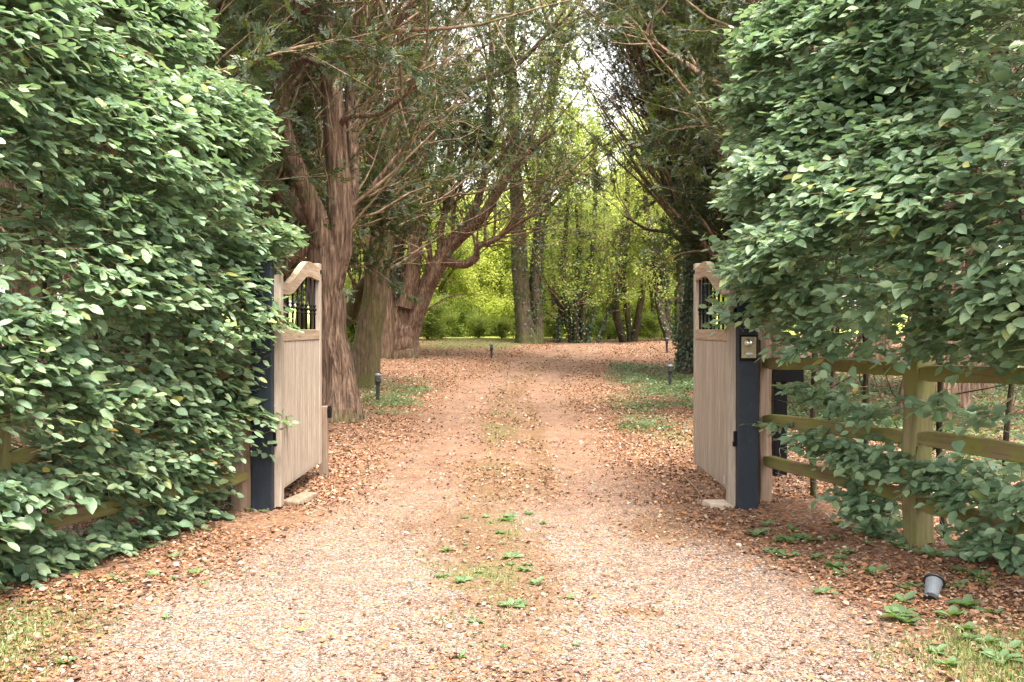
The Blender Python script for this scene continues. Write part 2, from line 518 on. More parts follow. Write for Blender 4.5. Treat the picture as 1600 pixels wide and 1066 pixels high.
def ground_mat():
    m, nt, N, Lk = new_mat('gravel_and_leaf_litter')
    v = coords(nt)
    g0, st, gr, md = attr(nt, 'gravel'), attr(nt, 'strip'), attr(nt, 'green'), attr(nt, 'meadow')
    far = attr(nt, 'far')
    def voro(scale, rnd=1.0):
        n = node(nt, 'ShaderNodeTexVoronoi', Scale=scale, Randomness=rnd); Lk.new(v, n.inputs['Vector']); return n
    big = noise(nt, v, .9, 5, .6); medn = noise(nt, v, 4.5, 5, .65); fine = noise(nt, v, 30, 4, .6)
    # gravel
    v1 = voro(100); sp = nt.nodes.new('ShaderNodeSeparateColor'); Lk.new(v1.outputs['Color'], sp.inputs[0])
    gcol = ramp(nt, sp.outputs[0], [(0, (.03, .02, .016)), (.2, (.078, .052, .039)), (.45, (.135, .097, .075)), (.7, (.20, .155, .128)), (.9, (.28, .235, .207)), (1, (.46, .42, .39))])
    v2 = voro(30); sp2 = nt.nodes.new('ShaderNodeSeparateColor'); Lk.new(v2.outputs['Color'], sp2.inputs[0])
    spk = math_n(nt, 'GREATER_THAN', sp2.outputs[1], .8)
    gcol = mixc(nt, math_n(nt, 'MULTIPLY', spk, .45), gcol, (.40, .19, .08))
    dirt = math_n(nt, 'MULTIPLY', math_n(nt, 'SUBTRACT', math_n(nt, 'ADD', math_n(nt, 'MULTIPLY', medn, .6), math_n(nt, 'MULTIPLY', big, .5)), .52), 5, True)
    gcol = mixc(nt, math_n(nt, 'MULTIPLY', dirt, .55), gcol, (.085, .043, .027))
    # far part of the drive is strewn with fine orange-brown litter
    gcol = mixc(nt, math_n(nt, 'MULTIPLY', far, math_n(nt, 'ADD', .2, math_n(nt, 'MULTIPLY', medn, .6), True)), gcol, mixc(nt, fine, (.085, .038, .02), (.22, .125, .07)))
    mot = noise(nt, v, 1.7, 6, .7)
    mf = math_n(nt, 'MULTIPLY', math_n(nt, 'SUBTRACT', math_n(nt, 'ADD', math_n(nt, 'MULTIPLY', mot, .65), math_n(nt, 'MULTIPLY', noise(nt, v, 13, 4, .7), .4)), .47), 5, True)
    gcol = mixc(nt, math_n(nt, 'MULTIPLY', mf, math_n(nt, 'ADD', .2, math_n(nt, 'MULTIPLY', far, .6))), gcol, (.095, .042, .022))
    v4 = voro(11); sp4 = nt.nodes.new('ShaderNodeSeparateColor'); Lk.new(v4.outputs['Color'], sp4.inputs[0])
    clump = ramp(nt, sp4.outputs[0], [(0, (.05, .026, .016)), (.35, (.12, .062, .036)), (.6, (.20, .115, .07)), (.8, (.27, .12, .045)), (1, (.34, .25, .17))])
    gcol = mixc(nt, math_n(nt, 'MULTIPLY', far, math_n(nt, 'MULTIPLY', sp4.outputs[1], .32)), gcol, clump)
    # litter
    v3 = voro(42); sp3 = nt.nodes.new('ShaderNodeSeparateColor'); Lk.new(v3.outputs['Color'], sp3.inputs[0])
    lcol = ramp(nt, sp3.outputs[0], [(0, (.035, .018, .012)), (.3, (.095, .045, .026)), (.55, (.17, .082, .042)), (.75, (.26, .11, .045)), (.9, (.28, .18, .12)), (1, (.42, .33, .26))])
    lcol = mixc(nt, fine, lcol, (.12, .07, .045))
    lcol = mixc(nt, math_n(nt, 'MULTIPLY', far, math_n(nt, 'MULTIPLY', sp4.outputs[1], .6)), lcol, clump)
    e = math_n(nt, 'ADD', g0, math_n(nt, 'ADD', math_n(nt, 'MULTIPLY', math_n(nt, 'SUBTRACT', medn, .5), .9), math_n(nt, 'MULTIPLY', math_n(nt, 'SUBTRACT', fine, .5), .6)))
    e = math_n(nt, 'MULTIPLY', math_n(nt, 'SUBTRACT', e, .32), 2.4, True)
    col = mixc(nt, e, lcol, gcol)
    # centre strip: litter and dark soil, moss
    s = math_n(nt, 'MULTIPLY', math_n(nt, 'SUBTRACT', math_n(nt, 'ADD', st, math_n(nt, 'MULTIPLY', math_n(nt, 'SUBTRACT', medn, .5), 1.3)), .36), 2.4, True)
    col = mixc(nt, math_n(nt, 'MULTIPLY', s, .85), col, mixc(nt, fine, mixc(nt, 1.0, lcol, (.72, .66, .6), 'MULTIPLY'), (.125, .085, .042)))
    # moss and low grass
    g = math_n(nt, 'MULTIPLY', math_n(nt, 'SUBTRACT', math_n(nt, 'ADD', gr, math_n(nt, 'MULTIPLY', math_n(nt, 'SUBTRACT', medn, .5), 1.5)), .5), 2.2, True)
    gc = ramp(nt, fine, [(.3, (.05, .058, .02)), (.55, (.10, .105, .036)), (.75, (.18, .15, .075))])
    col = mixc(nt, math_n(nt, 'MULTIPLY', g, .8), col, gc)
    mc = ramp(nt, fine, [(.3, (.16, .21, .03)), (.6, (.30, .34, .06)), (.8, (.42, .42, .12))])
    col = mixc(nt, md, col, mc)
    p = node(nt, 'ShaderNodeBsdfPrincipled', Roughness=.9)
    p.inputs['Specular IOR Level'].default_value = .2
    Lk.new(col, p.inputs['Base Color'])
    h = math_n(nt, 'ADD', math_n(nt, 'MULTIPLY', math_n(nt, 'SUBTRACT', .5, v1.outputs['Distance']), 1.0), math_n(nt, 'MULTIPLY', math_n(nt, 'ADD', sp3.outputs[1], medn), .8))
    b = node(nt, 'ShaderNodeBump', Strength=.55, Distance=.012); Lk.new(h, b.inputs['Height']); Lk.new(b.outputs[0], p.inputs['Normal'])
    o = nt.nodes.new('ShaderNodeOutputMaterial'); Lk.new(p.outputs[0], o.inputs[0])
    return m


M['ground'] = ground_mat()

# ------------------------------------------------------------------ masks of the ground
def m_gravel(x, y):
    d = drive_half(y) - np.abs(x - drive_x(y))
    d = d - .30 * np.clip((y - 7.5) / 3, 0, 1) + .22 * noise2(x, y, 1.3, 5) + np.where(y < 6.5, (6.5 - y) * .05, 0)
    return np.clip(.5 + d / 1.1, 0, 1)


def m_strip(x, y):
    c = x - drive_x(y) + .08 - .1 * np.clip((8 - y) / 4, 0, 1)
    s = np.exp(-((c + .0) / .5) ** 2) * np.clip((50 - y) / 20, .2, 1) * np.clip(.85 + .45 * noise2(x, y, 2.4, 21), .2, 1.1)
    s = np.maximum(s, 1.0 * np.exp(-((c - .5) / .16) ** 2) * np.clip((y - 7) / 3, 0, 1) * np.clip((24 - y) / 6, 0, 1))
    s = np.maximum(s, .8 * np.exp(-((x - 1.15) / .5) ** 2 - ((y - 7.5) / .9) ** 2))
    s = np.maximum(s, .9 * np.exp(-((x - .7) / .22) ** 2 - ((y - 5.35) / .12) ** 2))
    s = np.maximum(s, .65 * np.exp(-((x + .55) / .45) ** 2 - ((y - 7.6) / .35) ** 2))
    return s


def m_green(x, y):
    c = x - drive_x(y) + .08
    g = .85 * np.exp(-(c / .42) ** 2) * (.62 * np.exp(-((y - 6.6) / 2.4) ** 2) + .85 * np.exp(-((y - 16) / 8) ** 2)) * np.clip(.85 + .45 * noise2(x, y, 3.6, 23) + .35 * noise2(x, y, 9.0, 24), .1, 1.4)
    g = np.maximum(g, np.clip(-(x + 1.75) * 1.2, 0, .85) * np.clip((5.9 - y) / .9, 0, 1))
    g = np.maximum(g, np.clip((x - 1.45) * 1.2, 0, .85) * np.clip((5.3 - y) / .7, 0, 1))
    g = np.maximum(g, .9 * np.exp(-((x - 2.3) / .75) ** 2) * np.clip((y - 9.5) / 4, 0, 1) * np.clip((27 - y) / 6, 0, 1))
    g = np.maximum(g, .8 * np.exp(-((x + 2.4) / .6) ** 2) * np.exp(-((y - 20.5) / 4) ** 2))
    g = np.maximum(g, np.clip((x + 6) / 3, 0, 1) * np.clip((drive_x(y) - 2.2 - x) / 1.0, 0, 1) * np.clip((y - 38.5) / 2.5, 0, 1) * .95)
    return g


def build_ground():
    xs = np.concatenate([np.linspace(-90, -14, 24), np.linspace(-13, -5, 26), np.arange(-4.8, 4.81, .08), np.linspace(5, 13, 26), np.linspace(14, 90, 24)])
    ys = np.concatenate([np.linspace(-12, 2.6, 10), np.arange(3, 11, .08), np.arange(11, 24, .16), np.arange(24, 52, .35), np.linspace(53, 260, 46)])
    X, Y = np.meshgrid(xs, ys)
    V = np.stack([X, Y, gh(X, Y)], -1).reshape(-1, 3)
    ny, nx = X.shape
    i = (np.arange(ny - 1)[:, None] * nx + np.arange(nx - 1)[None, :])
    Q = np.stack([i, i + 1, i + nx + 1, i + nx], -1).reshape(-1, 4)
    cx, cy = V[Q].mean(1)[:, 0], V[Q].mean(1)[:, 1]
    isd = (np.abs(cx - drive_x(cy)) < drive_half(cy) + .05 * np.sin(cy * 2.1)) & (cy < 50)
    for name, sel in (('driveway', isd), ('ground', ~isd)):
        q = Q[sel]; u, inv = np.unique(q, return_inverse=True)
        g = Geo(); g.add(V[u], inv.ravel(), np.full(len(q), 4))
        o = g.build(name, M['ground']); me = o.data
        vx, vy = V[u][:, 0], V[u][:, 1]
        for an, val in (('gravel', m_gravel(vx, vy)), ('strip', m_strip(vx, vy)), ('green', m_green(vx, vy)),
                        ('meadow', np.clip((vy - 48.5) / 1.5, 0, 1)), ('far', np.clip((vy - 6.5) / 4, 0, 1))):
            a = me.attributes.new(an, 'FLOAT', 'POINT'); a.data.foreach_set('value', val.astype(np.float32))
        tag(o, kind='structure')


build_ground()


def up_frames(rg, x, y, tilt=.25):
    """frames lying on the ground, any heading"""
    n = len(x); e = .05
    nz = np.stack([-(gh(x + e, y) - gh(x - e, y)) / (2 * e), -(gh(x, y + e) - gh(x, y - e)) / (2 * e), np.ones(n)], -1)
    nz = nrm(nz + rg.normal(0, tilt, (n, 3)))
    a = rg.uniform(0, 2 * PI, n)
    return frames(np.stack([np.cos(a), np.sin(a), np.zeros(n)], -1), nz)


def screen_points(rg, n, y0, y1, x0=-.56, x1=.56, pw=1.6):
    """ground points, thinning with distance from the road"""
    u = rg.uniform(0, 1, n)
    a, b = y0 ** (1 - pw), y1 ** (1 - pw)
    y = (a + (b - a) * u) ** (1 / (1 - pw))
    x = rg.uniform(x0, x1, n) * (y + 1.0)
    return x, y


def scatter_ground():
    rg = np.random.default_rng(11)
    # pebbles
    t = (1 + 5 ** .5) / 2
    iv = nrm(np.array([(-1, t, 0), (1, t, 0), (-1, -t, 0), (1, -t, 0), (0, -1, t), (0, 1, t), (0, -1, -t), (0, 1, -t), (t, 0, -1), (t, 0, 1), (-t, 0, -1), (-t, 0, 1)], float))
    fl = [0, 11, 5, 0, 5, 1, 0, 1, 7, 0, 7, 10, 0, 10, 11, 1, 5, 9, 5, 11, 4, 11, 10, 2, 10, 7, 6, 7, 1, 8, 3, 9, 4, 3, 4, 2, 3, 2, 6, 3, 6, 8, 3, 8, 9, 4, 9, 5, 2, 4, 11, 6, 2, 10, 8, 6, 7, 9, 8, 1]
    g = Geo()
    x, y = screen_points(rg, 100000, 3.9, 11, -.5, .5, 2.6)
    keep = rg.uniform(0, 1, len(x)) < np.clip(m_gravel(x, y) * 1.5 - .3, 0.05, 1) * (1 - .6 * m_strip(x, y))
    x, y = x[keep][:46000], y[keep][:46000]
    s = rg.uniform(.003, .0066, len(x)) * np.where(rg.uniform(0, 1, len(x)) < .04, 1.8, 1)
    X, Yv, Z = up_frames(rg, x, y, .4)
    for k in range(3):
        sel = np.arange(len(x)) % 3 == k
        tv = iv * (1 + rg.uniform(-.25, .25, (12, 1)))
        pos = np.stack([x, y, gh(x, y) + s * .25], -1)[sel]
        sc = np.stack([s, s * rg.uniform(.65, 1, len(x)), s * rg.uniform(.4, .75, len(x))], -1)[sel]
        instances(g, tv, fl, [3] * 20, pos, X[sel], Yv[sel], Z[sel], sc, 0, rg.beta(2.2, 1.9, sel.sum()))
    tag(g.build('gravel', M['pebble'], smooth=False), 'loose pale tan gravel covering the driveway', 'gravel', kind='stuff')
    # fallen leaves
    g = Geo()
    x, y = screen_points(rg, 230000, 3.9, 46, -.56, .56, 1.7)
    gm = m_gravel(x, y)
    dens = (1 - gm) * .85 + .05 + .42 * m_strip(x, y) * np.where(y < 9, .75, 1) + np.clip((y - 6.5) / 5, 0, 1) * .14
    dens *= np.clip(.85 + .75 * noise2(x, y, 3.0, 35), .15, 1.4) * np.where((x < -1.6) & (y < 5.6), .6, 1) * (1 - .5 * (m_green(x, y) > .55))
    keep = (rg.uniform(0, 1, len(x)) < dens) & (y < 46)
    x, y = x[keep], y[keep]
    n = len(x)
    s = np.clip(rg.lognormal(-3.85, .42, n), .009, .055) * np.where(gm[keep] > .6, .8, 1) * np.clip(.85 + y * .02, .9, 1.6)
    X, Yv, Z = up_frames(rg, x, y, .42)
    pos = np.stack([x, y, gh(x, y) + .004 + rg.uniform(0, .012, n)], -1)
    flip = rg.uniform(0, 1, n) < .5
    Z[flip] *= -1; Yv[flip] *= -1
    pos[flip, 2] += .006
    sc = np.stack([s, s * rg.uniform(.7, 1.25, n), s * rg.uniform(.4, 1.3, n)], -1)
    instances(g, DEAD[0] - np.array([.5, 0, 0]), DEAD[1], DEAD[2], pos, X, Yv, Z, sc, 0, rg.beta(1.5, 1.6, n))
    x, y = screen_points(rg, 120000, 8.5, 48, -.5, .6, 1.02)
    gm = m_gravel(x, y)
    dens = (1 - gm) * .95 + .035 + .38 * m_strip(x, y) + .22 * np.clip((y - 20) / 12, 0, 1)
    dens = dens * np.clip(1 + .8 * noise2(x, y, 1.9, 33), .1, 2) * np.where((y > 40) & (m_green(x, y) > .5), .15, 1)
    keep = rg.uniform(0, 1, len(x)) < dens
    x, y = x[keep], y[keep]; n = len(x)
    X, Yv, Z = up_frames(rg, x, y, .5)
    s = rg.uniform(.022, .048, n) * np.clip(.6 + y * .035, .9, 1.8)
    instances(g, SMALL[0] * np.array([1, 1.2, 2]) - np.array([.5, 0, 0]), SMALL[1], SMALL[2], np.stack([x, y, gh(x, y) + s * .3], -1), X, Yv, Z, s, 0, np.clip(rg.beta(1.5, 1.4, n) + .06, 0, 1))
    tag(g.build('fallen_leaves', M['dead']), 'brown and orange fallen leaves strewn along the drive and under the trees', 'fallen leaves', kind='stuff')
    # grass blades
    g = Geo()
    x, y = screen_points(rg, 300000, 3.9, 30, -.56, .56, 1.8)
    keep = rg.uniform(0, 1, len(x)) < np.clip(m_green(x, y) * 1.15 - .2, 0, 1) * np.where((y < 5.6) & (np.abs(x) > 1.2), 1.0, .08 + .5 * np.clip(noise2(x, y, 7, 8) + .25 * noise2(x, y, 19, 9), 0, 1))
    x, y = x[keep], y[keep]; n = len(x)
    x2, y2 = rg.uniform(-7, 2, 9000), rg.uniform(39, 47, 9000)
    k2 = m_green(x2, y2) > .5
    x = np.concatenate([x, x2[k2]]); y = np.concatenate([y, y2[k2]]); n = len(x)
    h = rg.uniform(.014, .045, n) * np.where(y > 12, 1.5, 1.0)
    bv = np.array([(-.09, 0, 0), (.09, 0, 0), (-.07, .12, .5), (.07, .12, .5), (0, .42, .95)], float)
    a = rg.uniform(0, 2 * PI, n)
    X = np.stack([np.cos(a), np.sin(a), np.zeros(n)], -1); Z = nrm(np.array([[0, 0, 1.]]) + rg.normal(0, .3, (n, 3))); Yv = np.cross(Z, X)
    instances(g, bv, [0, 1, 3, 2, 2, 3, 4], [4, 3], np.stack([x, y, gh(x, y) - .003], -1), X, Yv, Z, h, 0, rg.uniform(0, 1, n))
    tag(g.build('grass', M['grass']), 'short sparse grass along the verges and middle of the drive', 'grass', kind='stuff')
    # low ground cover
    g = Geo()
    def patch(n, fx, fy, cond, s0, s1):
        x = rg.uniform(*fx, n); y = rg.uniform(*fy, n)
        k = cond(x, y) + .5 * noise2(x, y, 2.3, 12) > rg.uniform(0.25, 1.1, n)
        x, y = x[k], y[k]; m_ = len(x)
        X, Yv, Z = up_frames(rg, x, y, .45)
        pos = np.stack([x, y, gh(x, y) + rg.uniform(.005, .10, m_) * (1 + noise2(x, y, 3.3, 14))], -1)
        instances(g, SMALL[0] * np.array([1, 1.35, 1]), SMALL[1], SMALL[2], pos, X, Yv, Z, rg.uniform(s0, s1, m_), 0, rg.uniform(0, 1, m_))
    patch(42000, (1.6, 6.5), (14, 33), lambda x, y: np.clip((x - drive_x(y) - 1.75) / 1.5, 0, 1) * np.clip((y - 12) / 5, 0, 1) * .95, .035, .075)
    patch(60000, (3.3, 16), (9.5, 30), lambda x, y: np.clip((x - 4.2) / 1.5, 0, 1.0) + 0 * y, .045, .09)
    patch(14000, (-3.6, -1.3), (17, 27), lambda x, y: .8 * np.exp(-((x + 2.3) / .55) ** 2), .03, .06)
    patch(7000, (-16, -4), (9, 25), lambda x, y: .6 + 0 * x, .07, .14)
    tag(g.build('ground_cover', M['cover']), 'pale green low ground cover plants beside the drive', 'ground cover', kind='stuff')


scatter_ground()


# ------------------------------------------------------------------ weeds, each a plant of its own
def make_weed_mesh(seed, nl, l0, l1):
    rg = np.random.default_rng(seed); g = Geo()
    a = np.arange(nl) * 2.4 + rg.uniform(0, .5, nl); el = rg.uniform(.15, .7, nl)
    d = np.stack([np.cos(a) * np.cos(el), np.sin(a) * np.cos(el), np.sin(el)], -1)
    X, Y, Z = frames(d, np.tile([0, 0, 1.], (nl, 1)) + rg.normal(0, .15, (nl, 3)))
    instances(g, LEAF[0] * np.array([1, .85, 1.6]), LEAF[1], LEAF[2], d * .006, X, Y, Z, rg.uniform(l0, l1, nl), 0, rg.uniform(0, 1, nl), LEAF[3])
    return g


def weeds():
    protos = []
    for k, (nl, l0, l1) in enumerate(((7, .05, .085), (9, .035, .06), (11, .06, .11))):
        o = make_weed_mesh(50 + k, nl, l0, l1).build('weed', M['weed']); protos.append(o)
    rg = np.random.default_rng(5)
    spots = []
    for k in range(48):      # verge in front of the fence
        y = rg.uniform(4.4, 7.6); spots.append((rg.uniform(1.75, min(.5 * y, 2.75)), y, 'small green weed in the leaf litter before the post and rail fence', 'weeds on the fence verge'))
    for k in range(26):
        y = rg.uniform(4.5, 8.5); spots.append((rg.normal(-.1, .22), y, 'small green weed in the middle strip of the gravel drive', 'weeds in the middle of the drive'))
    for k in range(16):
        y = rg.uniform(4.4, 7.2); spots.append((-rg.uniform(1.75, min(.5 * y, 2.6)), y, 'small green weed in fallen leaves below the shaggier hedge of the open gateway', 'weeds below the hedge'))
    used = [False] * 3
    for i, (x, y, lb, gp) in enumerate(spots):
        k = [0, 1, 1][i % 3]
        o = protos[k] if not used[k] else protos[k].copy()
        if used[k]: C.objects.link(o)
        used[k] = True
        o.location = (x, y, float(gh(x, y))); o.rotation_euler = (0, 0, rg.uniform(0, 6.28)); o.scale = (rg.uniform(.5, 1.1) * (1.75 if i < 48 else 1.1),) * 3
        tag(o, lb, 'weed', gp)
    p = W(1512, 955, 5.25)
    o = protos[2]; o.location = (p[0], p[1], float(gh(p[0], p[1])) + .01)
    tag(o, 'large rosette of broad grey-green leaves beside the fallen spotlight', 'weed')


weeds()


# ------------------------------------------------------------------ the gate leaves
def swan(u):
    """height of the top rail along the leaf, 0 at the hinge, 1 at the meeting stile"""
    s = np.clip((u - .12) / .55, 0, 1); s = s * s * (3 - 2 * s)
    return s


def make_gate(name, label, side, loc, rotz):
    """side=+1: leaf whose drive face looks to +x"""
    t = thing(name, label, 'gate', loc, rotz, 'pair of open wooden gate leaves')
    Ln, th = 1.84, .065
    def part(nm, bm, mat, sm=False): return bm_obj(nm, bm, mat, t, smooth=sm)
    bm = bmesh.new(); bx(bm, -th / 2, th / 2, 0, .11, .02, 1.955, .006, .002); hs = part('hinge_stile', bm, M['oak'])
    bm = bmesh.new(); bx(bm, -th / 2, th / 2, Ln - .10, Ln, .14, 2.165, .006, .002); ms = part('meeting_stile', bm, M['oak'])
    bm = bmesh.new(); bx(bm, -.012, .012, Ln - .075, Ln - .03, 2.06, 2.10, .002)
    for v in bm.verts: v.co.x += side * (th / 2 - .004)
    bm_obj('mortise_plug', bm, M['iron'], ms)
    bm = bmesh.new(); bx(bm, -.03, .03, .112, Ln - .102, 1.40, 1.50, .005, .001); part('middle_rail', bm, M['oak_rail'])
    bm = bmesh.new(); bx(bm, -.03, .03, .112, Ln - .102, .15, .25, .005, .001)
    bmesh.ops.translate(bm, verts=bm.verts, vec=(-side * .008, 0, 0)); part('bottom_rail', bm, M['oak'])
    # swept top rail
    bm = bmesh.new(); n = 26; rows = []
    for i in range(n):
        u = i / (n - 1); y = .112 + u * (Ln - .214); s = float(swan(np.array(u)))
        hump = .03 * math.exp(-((u - .72) / .16) ** 2)
        zt = 1.915 + .205 * s + hump - .02 * math.exp(-((u - .1) / .12) ** 2); zb = 1.80 + .19 * s + hump * .6
        rows.append([bm.verts.new((x, y, z)) for x, z in ((-.03, zb), (.03, zb), (.03, zt), (-.03, zt))])
    for a, b in zip(rows[:-1], rows[1:]):
        for k in range(4): bm.faces.new((a[k], b[k], b[(k + 1) % 4], a[(k + 1) % 4]))
    bm.faces.new(rows[0]); bm.faces.new(rows[-1][::-1])
    bmesh.ops.recalc_face_normals(bm, faces=bm.faces)
    part('top_rail', bm, M['oak_rail'])
    # tongued boards
    bm = bmesh.new(); nb = 15; w = (Ln - .214) / nb
    for i in range(nb):
        y0 = .112 + i * w
        bx(bm, -.012, .012, y0 + .004, y0 + w - .004, .17, 1.399, .008, .001)
    bmesh.ops.translate(bm, verts=bm.verts, vec=(side * .012, 0, 0))
    bp = part('board_panel', bm, M['oak'])
    # iron balusters
    nbal = 8
    for i in range(nbal):
        u = (i + .5) / nbal; y = .112 + u * (Ln - .214)
        top = 1.80 + .19 * float(swan(np.array(u))) + .01; mid = 1.69
        bm = bmesh.new()
        pr = [(.010, 1.498), (.010, mid - .045), (.017, mid - .04), (.017, mid - .03), (.011, mid - .026), (.011, mid - .01), (.021, mid - .002), (.021, mid + .012), (.011, mid + .02), (.011, mid + .034), (.017, mid + .038), (.017, mid + .048), (.010, mid + .053), (.010, top)]
        lathe(bm, pr, 8, 0, y); part('baluster', bm, M['iron'], True)
    for z in (.60, 1.62):
        bm = bmesh.new(); bx(bm, -.02, .02, -.035, .03, z - .055, z + .055, .005); bx(bm, -.03, .03, -.03, -.012, z - .07, z - .03, .004)
        bmesh.ops.translate(bm, verts=bm.verts, vec=(-side * .028, -.002, 0)); part('hinge', bm, M['iron'])
    if side < 0:
        bm = bmesh.new(); bx(bm, -.004, .004, .13, .19, .19, .26, .001)
        bmesh.ops.translate(bm, verts=bm.verts, vec=(side * .034, 0, 0)); part('corner_plate', bm, M['pale_metal'])
    return t


make_gate('wooden_gate', 'oak gate leaf standing clear of the leaves beside the thick reddish trunk', 1, (-1.955, 8.28, .0), R(.4))
make_gate('wooden_gate', 'oak gate leaf with overhanging hedge leaves, hung beside the post with the brass plate', -1, (1.835, 8.28, .0), R(-1.3))


def sq_post(name, label, cat, x, y, w, h, mat, cap=0.0, group=None, jit=.003, d=None):
    t = thing(name, label, cat, (x, y, float(gh(x, y)) - .05), 0, group)
    d = d or w
    bm = bmesh.new(); bx(bm, -w / 2, w / 2, -d / 2, d / 2, 0, h + .05, .008, jit)
    return t, bm


# black steel hanging posts
t, bm = sq_post('gate_post', 'black steel gate post half covered by the hedge, no brass plate', 'gate post', -2.065, 8.28, .17, 2.05, M['black_post'], group='black gate posts')
bm_obj('shaft', bm, M['black_post'], t)
bm = bmesh.new(); bx(bm, -.09, .09, -.09, .09, 2.102, 2.125, .004); bm_obj('cap', bm, M['black_post'], t)
t, bm = sq_post('gate_post', 'black steel gate post carrying a square brass bell plate', 'gate post', 1.945, 8.28, .17, 2.05, M['black_post'], group='black gate posts')
bm_obj('shaft', bm, M['black_post'], t)
bm = bmesh.new(); bx(bm, -.09, .09, -.09, .09, 2.102, 2.125, .004); bm_obj('cap', bm, M['black_post'], t)

# bell plate on the post
t = thing('doorbell_plate', 'square brass plate with a domed button on the black gate post', 'doorbell', (1.945, 8.187, 1.355))
bm = bmesh.new(); bx(bm, -.075, .075, -.004, .006, -.115, .10, .004); bm_obj('back_plate', bm, M['iron'], t)
bm = bmesh.new(); bx(bm, -.06, .06, -.016, -.0045, -.09, .085, .004); bm_obj('plate', bm, M['brass'], t)
bm = bmesh.new(); lathe(bm, [(.034, 0), (.034, .006), (.028, .01), (.027, .018), (.02, .028), (.008, .034)], 18)
bmesh.ops.rotate(bm, verts=bm.verts, cent=(0, 0, 0), matrix=Matrix.Rotation(R(90), 3, 'X')); bm_obj('button', bm, M['chrome'], t, (-.005, -.017, .035), True)
bm = bmesh.new(); lathe(bm, [(.028, 0), (.028, .004), (.022, .006)], 16)
bmesh.ops.scale(bm, verts=bm.verts, vec=(1, .5, 1))
bmesh.ops.rotate(bm, verts=bm.verts, cent=(0, 0, 0), matrix=Matrix.Rotation(R(90), 3, 'X')); bm_obj('name_badge', bm, M['pale_metal'], t, (.002, -.017, -.055), True)

# short stop posts behind the free ends of the leaves
for x, y, h, lb, s in ((-1.945, 10.28, .72, 'short weathered stop post with a black catch behind the clear-standing gate leaf', 1),
                       (1.97, 10.32, .68, 'short weathered stop post behind the leaf-hung gate, next to the ground cover', -1)):
    t, bm = sq_post('stop_post', lb, 'stop post', x, y, .085, h, M['post_wood'], group='gate stop posts')
    bm_obj('shaft', bm, M['post_wood'], t)
    bm = bmesh.new(); bx(bm, -.02, .02, -.03, .03, -.05, .05, .006); lathe(bm, [(.02, 0), (.025, .01), (.02, .04)], 10, 0, 0, .03)
    bm_obj('catch', bm, M['iron'], t, (s * .06, -.01, h - .02))

# flat stones at the feet of the leaves
def slab(x, y, sx, sy, sz, rz, lb, mat):
    bm = bmesh.new(); bx(bm, -sx / 2, sx / 2, -sy / 2, sy / 2, 0, sz, .012, .012)
    o = bm_obj('stone_slab', bm, mat, None, (x, y, float(gh(x, y)) - .02)); o.rotation_euler = (R(2), R(-2), rz)
    tag(o, lb, 'stone', 'flat stones at the gate feet')
slab(-1.83, 8.62, .16, .42, .075, R(-14), 'brown flat stone at the foot of the gate beside the reddish trunk', M['post_wood'])
slab(1.73, 8.36, .2, .2, .06, R(12), 'pale flat stone at the foot of the leaf-hung gate', M['stone'])


# ------------------------------------------------------------------ fences
def make_fence(name, label, A, B, side, spans, posts, rails):
    A = np.array(A, float); B = np.array(B, float); d = B - A; ang = math.atan2(d[1], d[0])
    t = thing(name, label, 'fence', (A[0], A[1], 0), ang, 'post and rail fences by the gateway')
    L1 = np.linalg.norm(d)
    for i, (s, w, h, mat) in enumerate(posts):
        p = A + d / L1 * s
        g = Geo()
        # uneven sawn post, slightly swollen at the foot
        bm = bmesh.new(); z0 = float(gh(p[0], p[1])) - .08
        bx(bm, s - w / 2, s + w / 2, -w / 2, w / 2, z0, h, .014, .006)
        bmesh.ops.subdivide_edges(bm, edges=[e for e in bm.edges if abs(e.verts[0].co.z - e.verts[1].co.z) > .5], cuts=6, use_grid_fill=True)
        for v in bm.verts:
            k = .010 * math.sin(v.co.z * 5 + i * 2); v.co.x += k; v.co.y += .007 * math.sin(v.co.z * 7 + i)
        bm_obj('post', bm, M[mat], t)
    for (s0, s1, z0, z1, w, off) in rails:
        bm = bmesh.new(); n = 14; rows = []
        for i in range(n):
            u = i / (n - 1); s = s0 + (s1 - s0) * u; z = z0 + (z1 - z0) * u + .005 * math.sin(u * 7 + z0 * 9)
            e = .5 if i in (0, n - 1) else 1.0
            hw = w * .5 * (e + .05 * math.sin(u * 11 + z0 * 5)); hd = .027 * (1 + .12 * math.sin(u * 9))
            pr = [(-hd, -hw * .92), (-hd * .8, -hw), (hd * .75, -hw * .97), (hd, -hw * .86), (hd * 1.05, hw * .84), (hd * .7, hw), (-hd * .85, hw * .95), (-hd * 1.03, hw * .86)]
            rows.append([bm.verts.new((s, off + a, z + b)) for a, b in pr])
        for a, b in zip(rows[:-1], rows[1:]):
            for k in range(8): bm.faces.new((a[k], b[k], b[(k + 1) % 8], a[(k + 1) % 8]))
        bm.faces.new(rows[0]); bm.faces.new(rows[-1][::-1])
        bmesh.ops.recalc_face_normals(bm, faces=bm.faces)
        bm_obj('rail', bm, M['mossy_rail'], t)
    # slack wire netting on the back
    g = Geo(); rg = np.random.default_rng(3); ch = []
    for z in (.06, .16, .27, .38, .5):
        s = np.linspace(.1, spans, 16); ch.append(np.stack([s, np.full(16, side * .10) + rg.normal(0, .015, 16), z + rg.normal(0, .012, 16)], -1))
    for s0 in np.arange(.1, spans, .17):
        z = np.linspace(.03, .5, 16); ch.append(np.stack([s0 + rg.normal(0, .012, 16), np.full(16, side * .10) + rg.normal(0, .01, 16), z], -1))
    ch = np.array(ch); tubes(g, ch, np.full(ch.shape[:2], .0016), 4)
    g.build('wire_netting', M['wire'], t)
    return t


